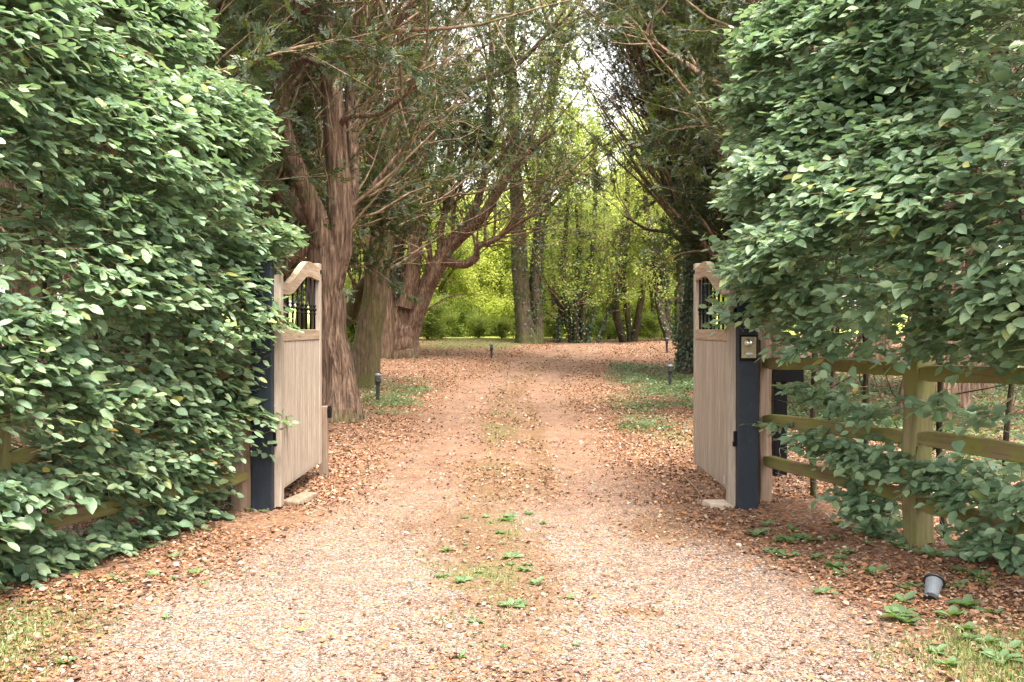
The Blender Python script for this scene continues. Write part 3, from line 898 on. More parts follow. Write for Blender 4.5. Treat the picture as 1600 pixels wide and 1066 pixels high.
FR_A, FR_B = (2.125, 8.46), (2.74, 6.72)
make_fence('rail_fence', 'mossy post and rail fence below the hedge behind the fallen spotlight', FR_A, FR_B, 1, 3.6,
           [(0, .125, 1.42, 'post_wood'), (1.845, .14, 1.42, 'mossy_post'), (3.69, .14, 1.42, 'mossy_post')],
           [(.02, 1.80, 1.22, 1.235, .098, .0), (1.86, 3.7, 1.215, 1.225, .105, -.03), (.02, 1.80, .74, .76, .10, .0), (1.86, 3.7, .775, .77, .11, -.03), (.02, 1.80, .40, .36, .10, .0), (1.86, 3.7, .34, .33, .10, -.03)])
FL_A, FL_B = (-2.235, 8.2), (-2.92, 6.2)
make_fence('rail_fence', 'mossy post and rail fence buried in the shaggy hedge, only scraps of rail showing', FL_A, FL_B, -1, 3.8,
           [(0, .125, 1.35, 'post_wood'), (2.5, .14, 1.35, 'mossy_post'), (3.8, .14, 1.35, 'mossy_post')],
           [(.02, 2.46, 1.16, 1.18, .115, .02), (2.52, 3.8, 1.17, 1.18, .12, .02), (.02, 2.46, .74, .73, .10, .02), (2.52, 3.8, .74, .72, .11, .02), (.02, 2.46, .30, .31, .10, .06), (2.52, 3.8, .31, .30, .10, .06)])

# dark post with a box behind the fence
t = thing('post_box', 'dark post with a pale box behind the rail fence and the gate post', 'post box', (2.66, 9.9, 0))
bm = bmesh.new(); bx(bm, -.065, .065, -.06, .06, -.05, 1.15, .008); bm_obj('post', bm, M['iron'], t)
bm = bmesh.new(); bx(bm, -.10, .22, -.09, .09, .98, 1.14, .01); bm_obj('bracket', bm, M['iron'], t)
bm = bmesh.new(); bx(bm, .02, .25, -.10, .08, 1.155, 1.36, .012); bm_obj('box', bm, M['box'], t)


# ------------------------------------------------------------------ bollard lights
def make_bollard():
    t = thing('bollard_light', '', 'bollard light', (0, 0, 0), 0, 'bollard lights along the drive')
    bm = bmesh.new(); lathe(bm, [(.05, -.03), (.05, .01), (.04, .02), (.042, .33), (.05, .36), (.062, .40), (.065, .425)], 18); bm_obj('post', bm, M['plastic'], t, smooth=False)
    bm = bmesh.new(); lathe(bm, [(.038, .424), (.038, .535)], 14); bm_obj('lamp_lens', bm, M['lens'], t)
    for z in (.437, .468, .499):
        bm = bmesh.new(); lathe(bm, [(.044, z + .012), (.068, z), (.069, z + .004), (.046, z + .02)], 18); bm_obj('louvre', bm, M['plastic'], t)
    bm = bmesh.new(); lathe(bm, [(.064, .53), (.07, .536), (.068, .55), (.05, .568), (.02, .578), (.004, .58)], 18); bm_obj('cap', bm, M['grey_can'], t)
    return t


b0 = make_bollard()
for i, (px, Y, lb) in enumerate(((590, 20.0, 'black bollard light beside the foot of the thick reddish trunk'),
                                 (1047, 24.6, 'black louvred bollard light standing in green ground cover near the ivy-clad tree'),
                                 (1042, 38.0, 'small far black bollard light on the leaf-strewn rise before the thin ivy stems'),
                                 (768, 36.0, 'small far black bollard light on the open leafy bank before the twin trunks'))):
    x = (px - 800) / F * Y
    z = float(gh(x, Y))
    if i == 0:
        b0.location = (x, Y, z); b0['label'] = lb
        b0.rotation_euler = (R(1), R(1), 0)
    else:
        dup(b0, (x, Y, z - (.0 if i < 3 else .05)), i * .7, lb)

# ------------------------------------------------------------------ fallen spotlight on the verge
p = W(1457, 945, 5.42); gz = float(gh(p[0], p[1]))
t = thing('spotlight', 'small grey can-shaped garden spotlight lying tipped over in the leaves', 'spotlight', (p[0], p[1], gz + .022))
t.rotation_euler = (R(-58), R(16), R(-22))
bm = bmesh.new(); lathe(bm, [(.030, -.012), (.036, -.006), (.037, .0), (.042, .06), (.047, .108)], 22); bm_obj('body', bm, M['grey_can'], t, smooth=False)
bm = bmesh.new(); lathe(bm, [(.047, .1075), (.058, .109), (.060, .114), (.057, .12), (.044, .121)], 22); bm_obj('rim', bm, M['plastic'], t)
bm = bmesh.new(); lathe(bm, [(.037, -.035), (.037, -.0125)], 18); bm_obj('base_cap', bm, M['plastic'], t)
g = Geo(); ch = np.array([catmull([(.03, 0, -.01), (.05, -.02, -.06), (.06, -.045, -.12), (.085, -.06, -.16)], 8), catmull([(-.03, 0, -.01), (-.04, -.02, -.03), (-.03, -.05, -.055), (-.025, -.05, -.06)], 8)])
tubes(g, ch, np.full(ch.shape[:2], .005), 6); g.build('cable', M['grey_can'], t)

# sticks
for i, (a, b, lb) in enumerate((((1070, 750, 0), (1102, 792, 0), 'thin bare stick lying in leaves before the leaf-hung gate foot'),
                                ((520, 716, 0), (545, 711, 0), 'short pale stick on the leaves behind the clear-standing gate leaf'))):
    ya = 1.5 * F / (a[1] - HOR); yb = 1.5 * F / (b[1] - HOR)
    pa = np.array([(a[0] - 800) / F * ya, ya]); pb = np.array([(b[0] - 800) / F * yb, yb])
    ch = catmull([(*pa, gh(*pa) + .012), (*(pa * .5 + pb * .5 + .02), gh(*(pa * .5 + pb * .5)) + .03), (*pb, gh(*pb) + .012)], 10)[None]
    g = Geo(); tubes(g, ch, np.linspace(.009, .005, 10)[None], 6)
    tag(g.build('stick', M['twig'], origin=tuple(ch[0, 0])), lb, 'stick')


# ------------------------------------------------------------------ hedges
def hedge(name, label, path, bulge, dens, n_tw, zmax, seed, stems, more=None):
    rg = np.random.default_rng(seed)
    path = np.array(path, float); P = catmull(np.c_[path, np.zeros(len(path))], 120)[:, :2]
    seg = np.linalg.norm(np.diff(P, axis=0), axis=1); arc = np.r_[0, np.cumsum(seg)]
    Tn = nrm(np.gradient(P, axis=0)); Nn = np.stack([-Tn[:, 1], Tn[:, 0]], -1)
    flip = np.sign(((np.array([0, 5.5]) - P) * Nn).sum(1).mean()); Nn *= flip
    for _ in range(14): Nn[1:-1] = nrm(Nn[:-2] + Nn[1:-1] * 2 + Nn[2:])
    t = thing(name, label, 'hedge', (*path[2], 0))
    org = np.array([*path[2], 0])
    # candidates
    n = n_tw * 6
    s = rg.uniform(0, arc[-1], n); z = rg.uniform(0.03, zmax, n)
    dp = rg.exponential(.22, n); dp = np.where(dp > .85, rg.uniform(0, .85, n), dp)
    def at(s): return np.stack([np.interp(s, arc, P[:, 0]), np.interp(s, arc, P[:, 1])], -1), np.stack([np.interp(s, arc, Nn[:, 0]), np.interp(s, arc, Nn[:, 1])], -1)
    p2, n2 = at(s)
    lump = .16 * noise2(s * 1.0, z * 1.5, 2.6, seed) + .12 * noise2(s * .9 + z * .3, z * 2.2, 5.0, seed + 1)
    keep = rg.uniform(0, 1, n) < dens(p2[:, 1], z) * np.clip(.74 + .75 * noise2(s * .8 + z * .25, z * 2.3, 3.6, seed + 2), np.where(z < 1.3, .35, .12), 1)
    keep = np.where(np.cumsum(keep) <= n_tw, keep, False).astype(bool)
    s, z, dp, p2, n2, lump = s[keep], z[keep], dp[keep], p2[keep], n2[keep], lump[keep]
    if more is not None:
        es, ez, ed = more(rg, P, arc); ep, en = at(es)
        s, z, dp = np.r_[s, es], np.r_[z, ez], np.r_[dp, ed]; p2, n2 = np.vstack([p2, ep]), np.vstack([n2, en]); lump = np.r_[lump, 0 * es]
    m = len(s); n3 = np.c_[n2, np.zeros(m)]
    off = bulge(p2[:, 1], z) + lump - dp
    pos = np.c_[p2 + n2 * off[:, None], z]
    tang = np.stack([-n2[:, 1], n2[:, 0], np.zeros(m)], -1)
    d = nrm(n3 * rg.uniform(.5, 1.1, m)[:, None] + tang * rg.normal(0, .65, m)[:, None] + np.array([0, 0, 1.]) * rg.normal(.05, .28, m)[:, None])
    K = 9
    ll = rg.uniform(.22, .46, m)
    long_ = (rg.uniform(0, 1, m) < .12) & (z > .5)
    ll = np.where(long_, ll * 1.7, ll)
    st = pos - d * ll[:, None] * .7
    ch = np.empty((m, 5, 3)); ch[:, 0] = st; dd = d.copy()
    for k in range(1, 5):
        ch[:, k] = ch[:, k - 1] + dd * ll[:, None] / 4; dd = nrm(dd + np.array([0, 0, -.10]) + rg.normal(0, .06, (m, 3)))
    ch[:, :, 2] = np.maximum(ch[:, :, 2], .02)
    g = Geo()
    tubes(g, ch, np.linspace(.0032, .0012, 5)[None].repeat(m, 0), 3, 1)
    ts = np.linspace(.12, 1.0, K)
    vigour = rg.uniform(.85, 1.15, m); hue = rg.normal(0, .12, m)
    for j, tj in enumerate(ts):
        q = tj * (4 - 1e-4); i = int(q); u = q - i
        pp = ch[:, i] * (1 - u) + ch[:, i + 1] * u; tg = nrm(ch[:, i + 1] - ch[:, i])
        has = rg.uniform(0, 1, m) < .93
        sd = nrm(np.cross(np.array([0, 0, 1.]), tg)) * (1 if j % 2 else -1)
        ld = nrm(tg * (.55 if j < K - 1 else 1.2) + sd * rg.uniform(.55, 1.0, m)[:, None] * (1 if j < K - 1 else .15) + np.array([0, 0, -.22]) + rg.normal(0, .17, (m, 3)))
        nh = nrm(np.array([0, 0, .85]) + n3 * .5 + rg.normal(0, .28, (m, 3)))
        X, Y, Z = frames(ld, nh)
        szz = rg.uniform(.055, .112, m) * vigour * (.8 if j in (0, K - 1) else 1)
        r = np.clip(rg.beta(2, 2.6, m) * .85 + hue + (.16 if j >= K - 2 else 0), 0, .95); r = np.where(rg.uniform(0, 1, m) < .012, rg.uniform(.96, 1, m), r)
        T_ = LEAF if j % 2 else LEAF2
        instances(g, T_[0], T_[1], T_[2], (pp + sd * .003)[has], X[has], Y[has], Z[has], np.stack([szz, szz * rg.uniform(.78, 1.15, m), szz * rg.uniform(.1, 2.3, m)], -1)[has], 0, r[has], T_[3])
    g.build('foliage', [M['beech'], M['twig']], t, org)
    # woody stems in the row
    for s0 in stems:
        b2, bn = at(np.array([s0])); b2 = b2[0] - bn[0] * rg.uniform(.18, .4); z0 = float(gh(*b2)) - .05
        pts = [(*b2, z0)]
        for zz in (.7, 1.5, 2.4, 3.3): pts.append((b2[0] + rg.normal(0, .05), b2[1] + rg.normal(0, .05), zz))
        g = Geo(); r0 = rg.uniform(.018, .032)
        trunk_geo(g, pts, [r0, r0 * .85, r0 * .4], 8, 18, 0, 3, int(s0 * 100), knob=.08)
        Pm = catmull(pts, 18)[None]
        br = spawn(rg, Pm, 16, .1, 1, (.3, .8), .3, .9, .3, k=5)
        tubes(g, br, np.linspace(.007, .002, 5)[None].repeat(16, 0), 4)
        g.build('stem', M['bark_dark'], t, org)
    return t


LB = ([0, .3, .7, 1.1, 1.6, 2.1, 2.6, 3.0, 3.5, 4.0, 4.6], [.10, .20, .26, .31, .36, .39, .45, .36, .06, -.32, -.85])
RB = ([0, .5, 1.0, 1.2, 1.5, 1.9, 2.4, 3.0, 3.6, 4.1, 4.6], [.10, .12, .16, .32, .56, .70, .74, .56, .38, .26, .0])


def bulge_l(y, z):
    b = np.interp(z, *LB)
    near = np.clip((7.6 - y) / 1.6, 0, 1)
    b = b + near * np.interp(z, [0, .5, 1.5, 2.5, 3.2, 4.6], [.16, .18, .12, -.02, .10, .55])
    return b


def dens_l(y, z):
    d = np.interp(z, [0, .25, .4, .9, 1.1, 5], [.9, .9, .95, 1, 1, 1])
    near = np.clip((7.3 - y) / 1.0, 0, 1)
    gap = np.exp(-((z - .75) / .16) ** 2) * .6 + np.exp(-((z - .22) / .08) ** 2) * .35
    d = d - near * gap
    d = d * (1 - 1.0 * np.exp(-(np.abs(z - .38) / .15) ** 4) * np.clip((6.8 - y) / .2, 0, 1) * np.clip((y - 5.85) / .25, 0, 1)) * (1 - .9 * np.exp(-(np.abs(z - .12) / .12) ** 4) * np.clip((y - 6.15) / .2, 0, 1) * np.clip((7.5 - y) / .2, 0, 1)) * (1 - .97 * np.exp(-(np.abs(z - .86) / .15) ** 4) * np.clip((6.1 - y) / .2, 0, 1) * np.clip((y - 4.9) / .2, 0, 1))
    return np.where((y > 7.8) & (z < .75), d * .22, d)


def bulge_r(y, z):
    near = np.clip((7.6 - y) / 1.6, 0, 1)
    return np.interp(z, *RB) + near * np.interp(z, [0, 1, 2, 3, 4.6], [0, .02, .0, .05, .35])


def dens_r(y, z):
    d = np.interp(z - .16 * np.clip((y - 6.6) / 1.2, 0, 1), [0, 1.2, 1.34, 1.48, 5], [0.0, .0, .35, 1, 1])
    return np.where((y > 7.85) & (z < 2.0), d * np.where(z < 1.60, .10, 1.0), d)


def low_sprays(rg, P, arc):
    S, Z, D = [], [], []
    for (y, z, sy, sz, n) in ((7.6, 1.0, .18, .04, 20), (7.15, .93, .2, .05, 20), (7.8, .66, .2, .05, 26), (7.3, .60, .25, .05, 46), (6.75, .56, .25, .06, 44), (6.25, .56, .2, .07, 44),
                              (7.12, .22, .14, .08, 42), (6.05, .22, .14, .10, 40), (5.7, .35, .2, .2, 40), (6.1, .95, .25, .05, 14)):
        yy = rg.normal(y, sy, n); front = np.arange(len(P)) > 40
        S.append(np.interp(-yy, -P[front][:, 1], arc[front])); Z.append(np.maximum(.06, rg.normal(z, sz, n) + (yy - y) * .12)); D.append(rg.uniform(-.05, .12, n))
    return np.concatenate(S), np.concatenate(Z), np.concatenate(D)


def foot_sprays(rg, P, arc):
    S, Z, D = [], [], []
    for (y, z, sy, sz, n) in ((7.2, .12, .5, .06, 60), (6.3, .10, .25, .05, 34), (5.8, .14, .25, .08, 40), (7.4, .55, .35, .12, 50), (6.5, .62, .3, .06, 40), (5.7, .58, .2, .06, 30)):
        yy = rg.normal(y, sy, n); front = np.arange(len(P)) > 40
        S.append(np.interp(-yy, -P[front][:, 1], arc[front])); Z.append(np.maximum(.05, rg.normal(z, sz, n))); D.append(rg.uniform(-.02, .2, n))
    return np.concatenate(S), np.concatenate(Z), np.concatenate(D)


hedge('beech_hedge', 'tall shaggy beech hedge reaching nearly to the ground and burying its rail fence', [(-4.2, 9.3), (-3.0, 9.0), (-2.45, 8.55), (-2.35, 8.0), (-2.62, 7.1), (-2.98, 6.05), (-3.35, 5.0), (-3.9, 3.6)],
      bulge_l, dens_l, 8200, 4.7, 21, [1.6, 2.2, 2.75, 3.2, 3.7, 4.2, 4.8, 5.4], foot_sprays)
hedge('beech_hedge', 'tall beech hedge overhanging an exposed rail fence and the gate post with the brass plate', [(4.2, 9.5), (3.0, 9.2), (2.4, 8.75), (2.3, 8.2), (2.56, 7.3), (2.88, 6.4), (3.3, 5.2), (3.9, 3.6)],
      bulge_r, dens_r, 7800, 4.7, 22, [1.7, 2.2, 2.7, 3.15, 3.6, 4.1, 4.6], low_sprays)


# ------------------------------------------------------------------ trees
def crown_add(g, rg, par, n, mats, size=(.10, .2), tl=.15, kind='yew', droop=-.1, nearup=.6, keepf=None):
    p, tg = sample(rg, par, n, tl, 1.0)
    if keepf is not None:
        k = rg.uniform(0, 1, n) < keepf(p); p, tg = p[k], tg[k]; n = len(p)
    d = nrm(tg * .7 + rg.normal(0, .55, (n, 3)) + np.array([0, 0, droop]))
    nh = nrm(np.array([0, 0, nearup]) + rg.normal(0, .6, (n, 3)))
    X, Y, Z = frames(d, nh); sc = rg.uniform(*size, n); r = rg.beta(2, 2.4, n)
    p = p + rg.normal(0, size[1] * .25, (n, 3))
    if kind == 'yew':
        for k in range(2):
            T_ = SPRAY[k]; s = np.arange(n) % 2 == k
            instances(g, T_[0], T_[1], T_[2], p[s], X[s], Y[s], Z[s], sc[s], mats, r[s])
    elif kind == 'cluster':
        for k in range(4):
            off = rg.normal(0, 1, (n, 3)) * sc[:, None] * .8
            X2, Y2, Z2 = frames(nrm(d + rg.normal(0, .6, (n, 3))), nrm(nh + rg.normal(0, .5, (n, 3))))
            instances(g, SMALL[0] * np.array([1, 1.2, 1]), SMALL[1], SMALL[2], p + off, X2, Y2, Z2, sc * .6, mats, np.clip(r + rg.normal(0, .12, n), 0, 1))
    else:
        instances(g, SMALL[0] * np.array([1, 1.15, 1]), SMALL[1], SMALL[2], p, X, Y, Z, sc, mats, r)


def above(zlo, zhi, lo=.08, hi=1.0):
    """foliage thins out to bare branches low in the tree"""
    def f(p):
        cl = .5 + .5 * noise2(p[:, 0] * .8 + p[:, 1] * .3, p[:, 2], 1.6, 41)
        return np.clip(lo + (hi - lo) * np.clip((p[:, 2] - zlo) / (zhi - zlo), 0, 1), 0, 1) * np.clip(.25 + 1.3 * cl, 0, 1)
    return f


def chains(limbs, k=12):
    return np.array([catmull(l, k) for l in limbs])


def tapered(P, r0, r1=.15):
    n, k, _ = P.shape
    return np.linspace(1, r1, k)[None] * np.asarray(r0).reshape(-1, 1)


def ivy_on(g, rg, P, Rr, n, mat, size=(.06, .11), lo=0, hi=1, puff=.14):
    m = len(P); t = rg.uniform(lo, hi, n) * (m - 1.001); i = t.astype(int); u = (t - i)[:, None]
    c = P[i] * (1 - u) + P[i + 1] * u; r = Rr[i]
    a = rg.uniform(0, 2 * PI, n); o = np.stack([np.cos(a), np.sin(a), rg.normal(0, .15, n)], -1)
    lump = np.clip(.55 + .6 * noise2(a * 1.3, c[:, 2], 1.8, 31), .1, 1.4)
    pos = c + o * (r + puff * lump * rg.uniform(.1, 1, n))[:, None]
    X, Y, Z = frames(nrm(np.array([0, 0, -.8]) + rg.normal(0, .5, (n, 3)) + o * .35), nrm(o + np.array([0, 0, .5]) + rg.normal(0, .35, (n, 3))))
    instances(g, SMALL[0] * np.array([1, 1.4, 1]), SMALL[1], SMALL[2], pos, X, Y, Z, rg.uniform(*size, n), mat, rg.uniform(0, 1, n))


def tree(name, label, cat, base, trunk, limbs, bark, seed, second, third, leaves, leaf='yew', kind='yew', size=(.1, .2), bias2=(0, 0, 0), up2=.35,
         flute=.1, flare=.5, kf=5, extra=None, ivy=None, group=None, sec_t=(.25, 1), tl=.15, droop=-.1, third_len=(.7, 1.8), sides=26, curve2=.04, along2=.55, spread2=.75, sec_wts=None, r2=(.018, .05), keepf=None):
    """trunk/limbs: lists of (points, radii) in world space; second=(count,(len)) and so on"""
    rg = np.random.default_rng(seed)
    t = thing(name, label, cat, tuple(base), 0, group)
    g = Geo(); info = []
    for j, (pts, rad) in enumerate(trunk):
        info.append(trunk_geo(g, pts, rad, sides, 46, flute, kf, seed + j, 0, flare if j == 0 else 0))
    g.build('trunk', M[bark], t, base)
    for j, (pts, rad) in enumerate(limbs):
        g = Geo(); info.append(trunk_geo(g, pts, rad, 14, 30, flute * .6, 4, seed + 40 + j, 0, 0, .05)); g.build('limb', M[bark], t, base)
    par = chains([P for P, _ in info], 16)
    g = Geo()
    s2 = spawn(rg, par, second[0], sec_t[0], sec_t[1], second[1], along2, spread2, up2, bias2, 8, .14, curve2, sec_wts)
    tubes(g, s2, tapered(s2, rg.uniform(*r2, second[0])), 5, 1)
    s3 = spawn(rg, s2, third, .15, 1, third_len, .6, .7, .1, (0, 0, 0), 6, .18, .02)
    tubes(g, s3, tapered(s3, rg.uniform(.006, .014, third), .3), 3, 1)
    crown_add(g, rg, s3, leaves, 0, size, tl, kind, droop, keepf=keepf)
    if extra: extra(g, rg, info, s2, s3)
    g.build('crown', [M[leaf], M['twig']], t, base)
    if ivy:
        g = Geo()
        for (k, n, lo, hi, puff) in ivy: ivy_on(g, rg, info[k][0], info[k][1], n, 0, (.06, .12), lo, hi, puff)
        g.build('ivy', M['ivy'], t, base)
    return t


def Ws(Y, pts, dy=None):
    dy = dy or [0] * len(pts)
    return [W(a, b, Y + e) for (a, b), e in zip(pts, dy)]


def base_at(px, Y):
    x = (px - 800) / F * Y
    return np.array([x, Y, float(gh(x, Y)) - .06])


# the thick reddish trunk behind the gate
Y1 = 16.0; b = base_at(527, Y1)
tree('yew_tree', 'thick fluted reddish yew trunk right behind the oak gate, splitting into tall limbs', 'tree', b,
     [([b, *Ws(Y1, [(524, 590), (516, 500), (510, 430), (512, 380), (516, 350), (516, 335)])], [.31, .25, .235, .25, .265, .23, .15, .04])],
     [(Ws(Y1, [(520, 450), (530, 385), (532, 320), (526, 240), (516, 130), (508, 20), (500, -160), (490, -420)], [0, 0, 0, 0, 0, .1, .2, .3]), [.13, .20, .19, .185, .17, .16, .12, .06]),
      (Ws(Y1, [(516, 425), (506, 385), (494, 335), (470, 275), (446, 215), (436, 165), (441, 125), (431, 80), (424, 0), (410, -150)], [.05, -.1, -.2, -.35, -.5, -.6, -.7, -.7, -.8, -1]), [.1, .19, .155, .125, .12, .12, .115, .11, .09, .05]),
      (Ws(Y1, [(431, 84), (446, 42), (478, 12), (505, -45), (520, -160)], [-.7, -.8, -1, -1.2, -1.5]), [.10, .10, .085, .07, .04]),
      (Ws(Y1, [(534, 380), (549, 310), (553, 240), (546, 170), (552, 80), (570, -40), (590, -200)], [.1, .3, .5, .7, .8, 1, 1.2]), [.12, .10, .09, .08, .07, .055, .04]),
      (Ws(Y1, [(448, 130), (474, 95), (505, 103), (531, 98), (563, 72), (596, 55), (628, 30), (648, -5), (665, -70)], [-.7, -1.0, -1.3, -1.6, -1.8, -2, -2.2, -2.4, -2.6]), [.06, .055, .055, .055, .05, .045, .04, .035, .02]),
      (Ws(Y1, [(530, 200), (545, 184), (590, 180), (613, 166), (632, 152), (668, 120)], [0, -.3, -.5, -.7, -.9, -1.1]), [.05, .042, .036, .03, .025, .015]),
      (Ws(Y1, [(500, 360), (470, 330), (430, 290), (395, 235), (380, 150), (350, 60), (330, -60)], [.2, .5, .8, 1, 1.2, 1.4, 1.6]), [.15, .12, .11, .10, .09, .07, .04]),
      (Ws(Y1, [(440, 190), (415, 215), (385, 228), (340, 205)], [-.5, -.7, -.9, -1.1]), [.09, .08, .07, .04])],
     'bark_red', 3, (120, (1.6, 4.2)), 760, 24000, size=(.08, .16), flute=.17, flare=.45, kf=6, sec_t=(.3, 1), up2=.3, bias2=(0, 0, .1), r2=(.014, .04), keepf=above(3.4, 6.0, .05, .9))

# leaning brown trunk
Y2 = 25.0; b = base_at(566, Y2)
tree('leaning_tree', 'leaning mossy brown trunk between the reddish yew and the forked yew', 'tree', b,
     [([b, *Ws(Y2, [(574, 540), (587, 460), (596, 390), (600, 340), (592, 280), (584, 200), (580, 100), (574, 0), (565, -160)], [0, 0, 0, 0, .1, .2, .3, .4, .5])], [.36, .33, .30, .28, .26, .22, .19, .17, .13, .07])],
     [(Ws(Y2, [(598, 350), (610, 300), (606, 240), (620, 170), (640, 60), (650, -80)], [0, -.3, -.6, -.8, -1, -1.2]), [.17, .14, .12, .11, .08, .05]),
      (Ws(Y2, [(545, 500), (557, 465), (572, 440), (590, 420)], [.9, .5, .2, 0]), [.2, .17, .15, .1]),
      (Ws(Y2, [(592, 300), (612, 262), (632, 230), (660, 190), (690, 120)], [.1, .2, .3, .5, .8]), [.12, .10, .08, .06, .03])],
     'bark_brown', 5, (90, (1.6, 4)), 600, 16000, size=(.09, .18), flute=.05, flare=.25, sec_t=(.35, 1), keepf=above(4.5, 8, .08, .9))

# forked yew
Y3 = 36.0; b = base_at(630, Y3)
tree('yew_tree', 'broad reddish yew forking low into an upright trunk and a spreading arm', 'tree', b,
     [([b, *Ws(Y3, [(630, 535), (629, 500), (630, 460), (634, 410)])], [.42, .42, .44, .42, .30, .05]),
      ([base_at(615, Y3) - [0, .1, .2], *Ws(Y3, [(616, 540), (613, 495), (612, 440), (612, 390), (622, 330), (636, 250), (640, 150), (648, 40), (655, -90), (660, -220)])], [.36, .33, .33, .36, .38, .40, .38, .35, .3, .2, .1]),
      ([base_at(643, Y3) - [0, .1, .2], *Ws(Y3, [(642, 535), (646, 500), (663, 455), (684, 415), (702, 385), (722, 365)], [-.05, -.1, -.2, -.4, -.5, -.6])], [.32, .29, .33, .34, .31, .28, .24])],
     [([base_at(606, Y3) - [0, .45, .2], *Ws(Y3, [(606, 520), (602, 460), (598, 400), (606, 330), (600, 250), (610, 140), (600, 0)], [-.45, -.5, -.5, -.4, -.2, 0, .2])], [.26, .25, .25, .22, .2, .17, .14, .08]),
      (Ws(Y3, [(634, 480), (645, 430), (650, 370), (645, 300), (668, 230), (690, 140), (700, 20)], [-.4, -.5, -.6, -.6, -.7, -.8, -1]), [.3, .28, .24, .2, .17, .13, .07]),
      (Ws(Y3, [(718, 370), (752, 340), (778, 300), (800, 262), (832, 232), (868, 205)], [-.6, -.8, -1, -1.2, -1.4, -1.6]), [.24, .19, .16, .13, .10, .05]),
      (Ws(Y3, [(712, 376), (740, 330), (758, 270), (762, 190), (768, 90), (760, -20)], [-.6, -.5, -.4, -.2, 0, .2]), [.2, .16, .13, .11, .08, .04]),
      (Ws(Y3, [(690, 408), (688, 365), (698, 320), (703, 270), (690, 190), (695, 90)], [-.5, -.7, -.8, -1, -1.1, -1.2]), [.14, .13, .12, .10, .08, .04]),
      (Ws(Y3, [(700, 410), (728, 413), (744, 402), (748, 385), (775, 374), (808, 350), (850, 330)], [-.5, -.6, -.7, -.8, -.9, -1, -1.2]), [.17, .14, .13, .11, .09, .07, .03]),
      (Ws(Y3, [(668, 430), (672, 390), (662, 350), (676, 300), (672, 220)], [-.5, -.8, -1, -1.2, -1.4]), [.10, .09, .08, .06, .03]),
      (Ws(Y3, [(640, 190), (690, 150), (740, 128), (800, 108), (850, 60), (880, 20)], [0, -.6, -1, -1.5, -2, -2.4]), [.18, .14, .12, .1, .07, .04]),
      (Ws(Y3, [(642, 110), (690, 60), (730, 10), (790, -60)], [0, .4, .8, 1.2]), [.16, .13, .1, .05])],
     'bark_red', 9, (230, (2, 5.5)), 1500, 50000, size=(.11, .23), flute=.12, flare=.35, sec_t=(.3, 1), up2=.35, bias2=(.12, 0, 0), third_len=(.9, 2.3), r2=(.025, .06), keepf=above(4.5, 8.5, .12, 1.15), ivy=[(1, 4200, .25, 1, .5)])

# twin beech trunks
Y4 = 44.0; b = base_at(828, Y4)
tree('twin_tree', 'tall twin straight trunks standing at the end of the drive before the sunlit wood', 'tree', b,
     [([base_at(822, Y4), *Ws(Y4, [(817, 490), (811, 410), (808, 330), (804, 240), (800, 140), (797, 20), (794, -120)], [0] * 7)], [.40, .36, .33, .31, .29, .25, .2, .12]),
      ([base_at(836, Y4 + .2), *Ws(Y4, [(838, 490), (837, 420), (846, 340), (855, 250), (862, 150), (876, 50), (888, -80)], [.2] * 7)], [.36, .31, .28, .25, .22, .19, .15, .08])],
     [(Ws(Y4, [(846, 345), (838, 310), (826, 280), (815, 220)], [.2, 0, -.3, -.5]), [.1, .08, .07, .04]),
      (Ws(Y4, [(850, 330), (872, 310), (888, 285), (910, 240)], [.2, 0, -.3, -.5]), [.1, .09, .07, .04])],
     'bark_grey', 13, (110, (1.5, 4.5)), 500, 7000, leaf='mid', kind='cluster', size=(.14, .27), flute=.03, flare=.35, kf=4, sec_t=(.3, 1), r2=(.02, .05), ivy=[(0, 500, .02, .35, .15), (1, 900, .1, .6, .2)])


# shrubby multi-stem trees at the crest
def multi(label, px0, Y, stems, seed, leaves, leafm, ivyn, name='multistem_tree'):
    b = base_at(px0, Y); rg = np.random.default_rng(seed)
    tr = []
    for pts, r in stems:
        q = Ws(Y, pts, [0] + list(rg.normal(0, .25, len(pts) - 1)))
        q[0][2] = float(gh(q[0][0], Y)) - .05
        tr.append((q, [r, r * .9, r * .75, r * .35]))
    tree(name, label, 'tree', b, tr, [], 'bark_dark', seed, (60, (1.0, 3.0)), 260, leaves, leaf=leafm, kind='cluster', size=(.12, .22), flute=.03, flare=0, sec_t=(.25, 1), sides=12, up2=.15,
         ivy=[(k, ivyn, .0, .75, .22) for k in range(len(stems))], group='slender many-stemmed trees at the crest')


multi('bushy clump of dark leaning stems just beside the twin trunks', 905, 45.0,
      [([(893, 534), (886, 490), (879, 430), (885, 350), (893, 250)], .16), ([(900, 534), (899, 470), (905, 400), (900, 320)], .16), ([(910, 534), (912, 470), (925, 400), (930, 300), (925, 200)], .13),
       ([(897, 534), (870, 470), (850, 440)], .09), ([(915, 534), (925, 490), (915, 430)], .08), ([(930, 530), (950, 490), (965, 460), (975, 410)], .08), ([(872, 536), (873, 500), (880, 450)], .09)], 61, 2800, 'mid', 420)
multi('spray of three curved ivy-dark stems rising from one foot on the crest', 982, 46.0,
      [([(975, 532), (962, 485), (968, 420), (975, 360), (980, 300), (990, 200)], .2), ([(984, 532), (980, 490), (974, 430), (985, 360)], .14), ([(990, 532), (1000, 480), (1006, 420), (1007, 360), (1015, 260)], .15)], 62, 2200, 'mid', 260)
multi('single crooked ivy-dark stem beside the far bollard light', 1045, 45.0,
      [([(1046, 532), (1033, 490), (1028, 440), (1022, 390), (1010, 330), (1005, 230)], .22), ([(1046, 500), (1040, 440), (1030, 380)], .1), ([(1060, 530), (1062, 440), (1066, 350), (1060, 250)], .17)], 63, 2200, 'mid', 420)

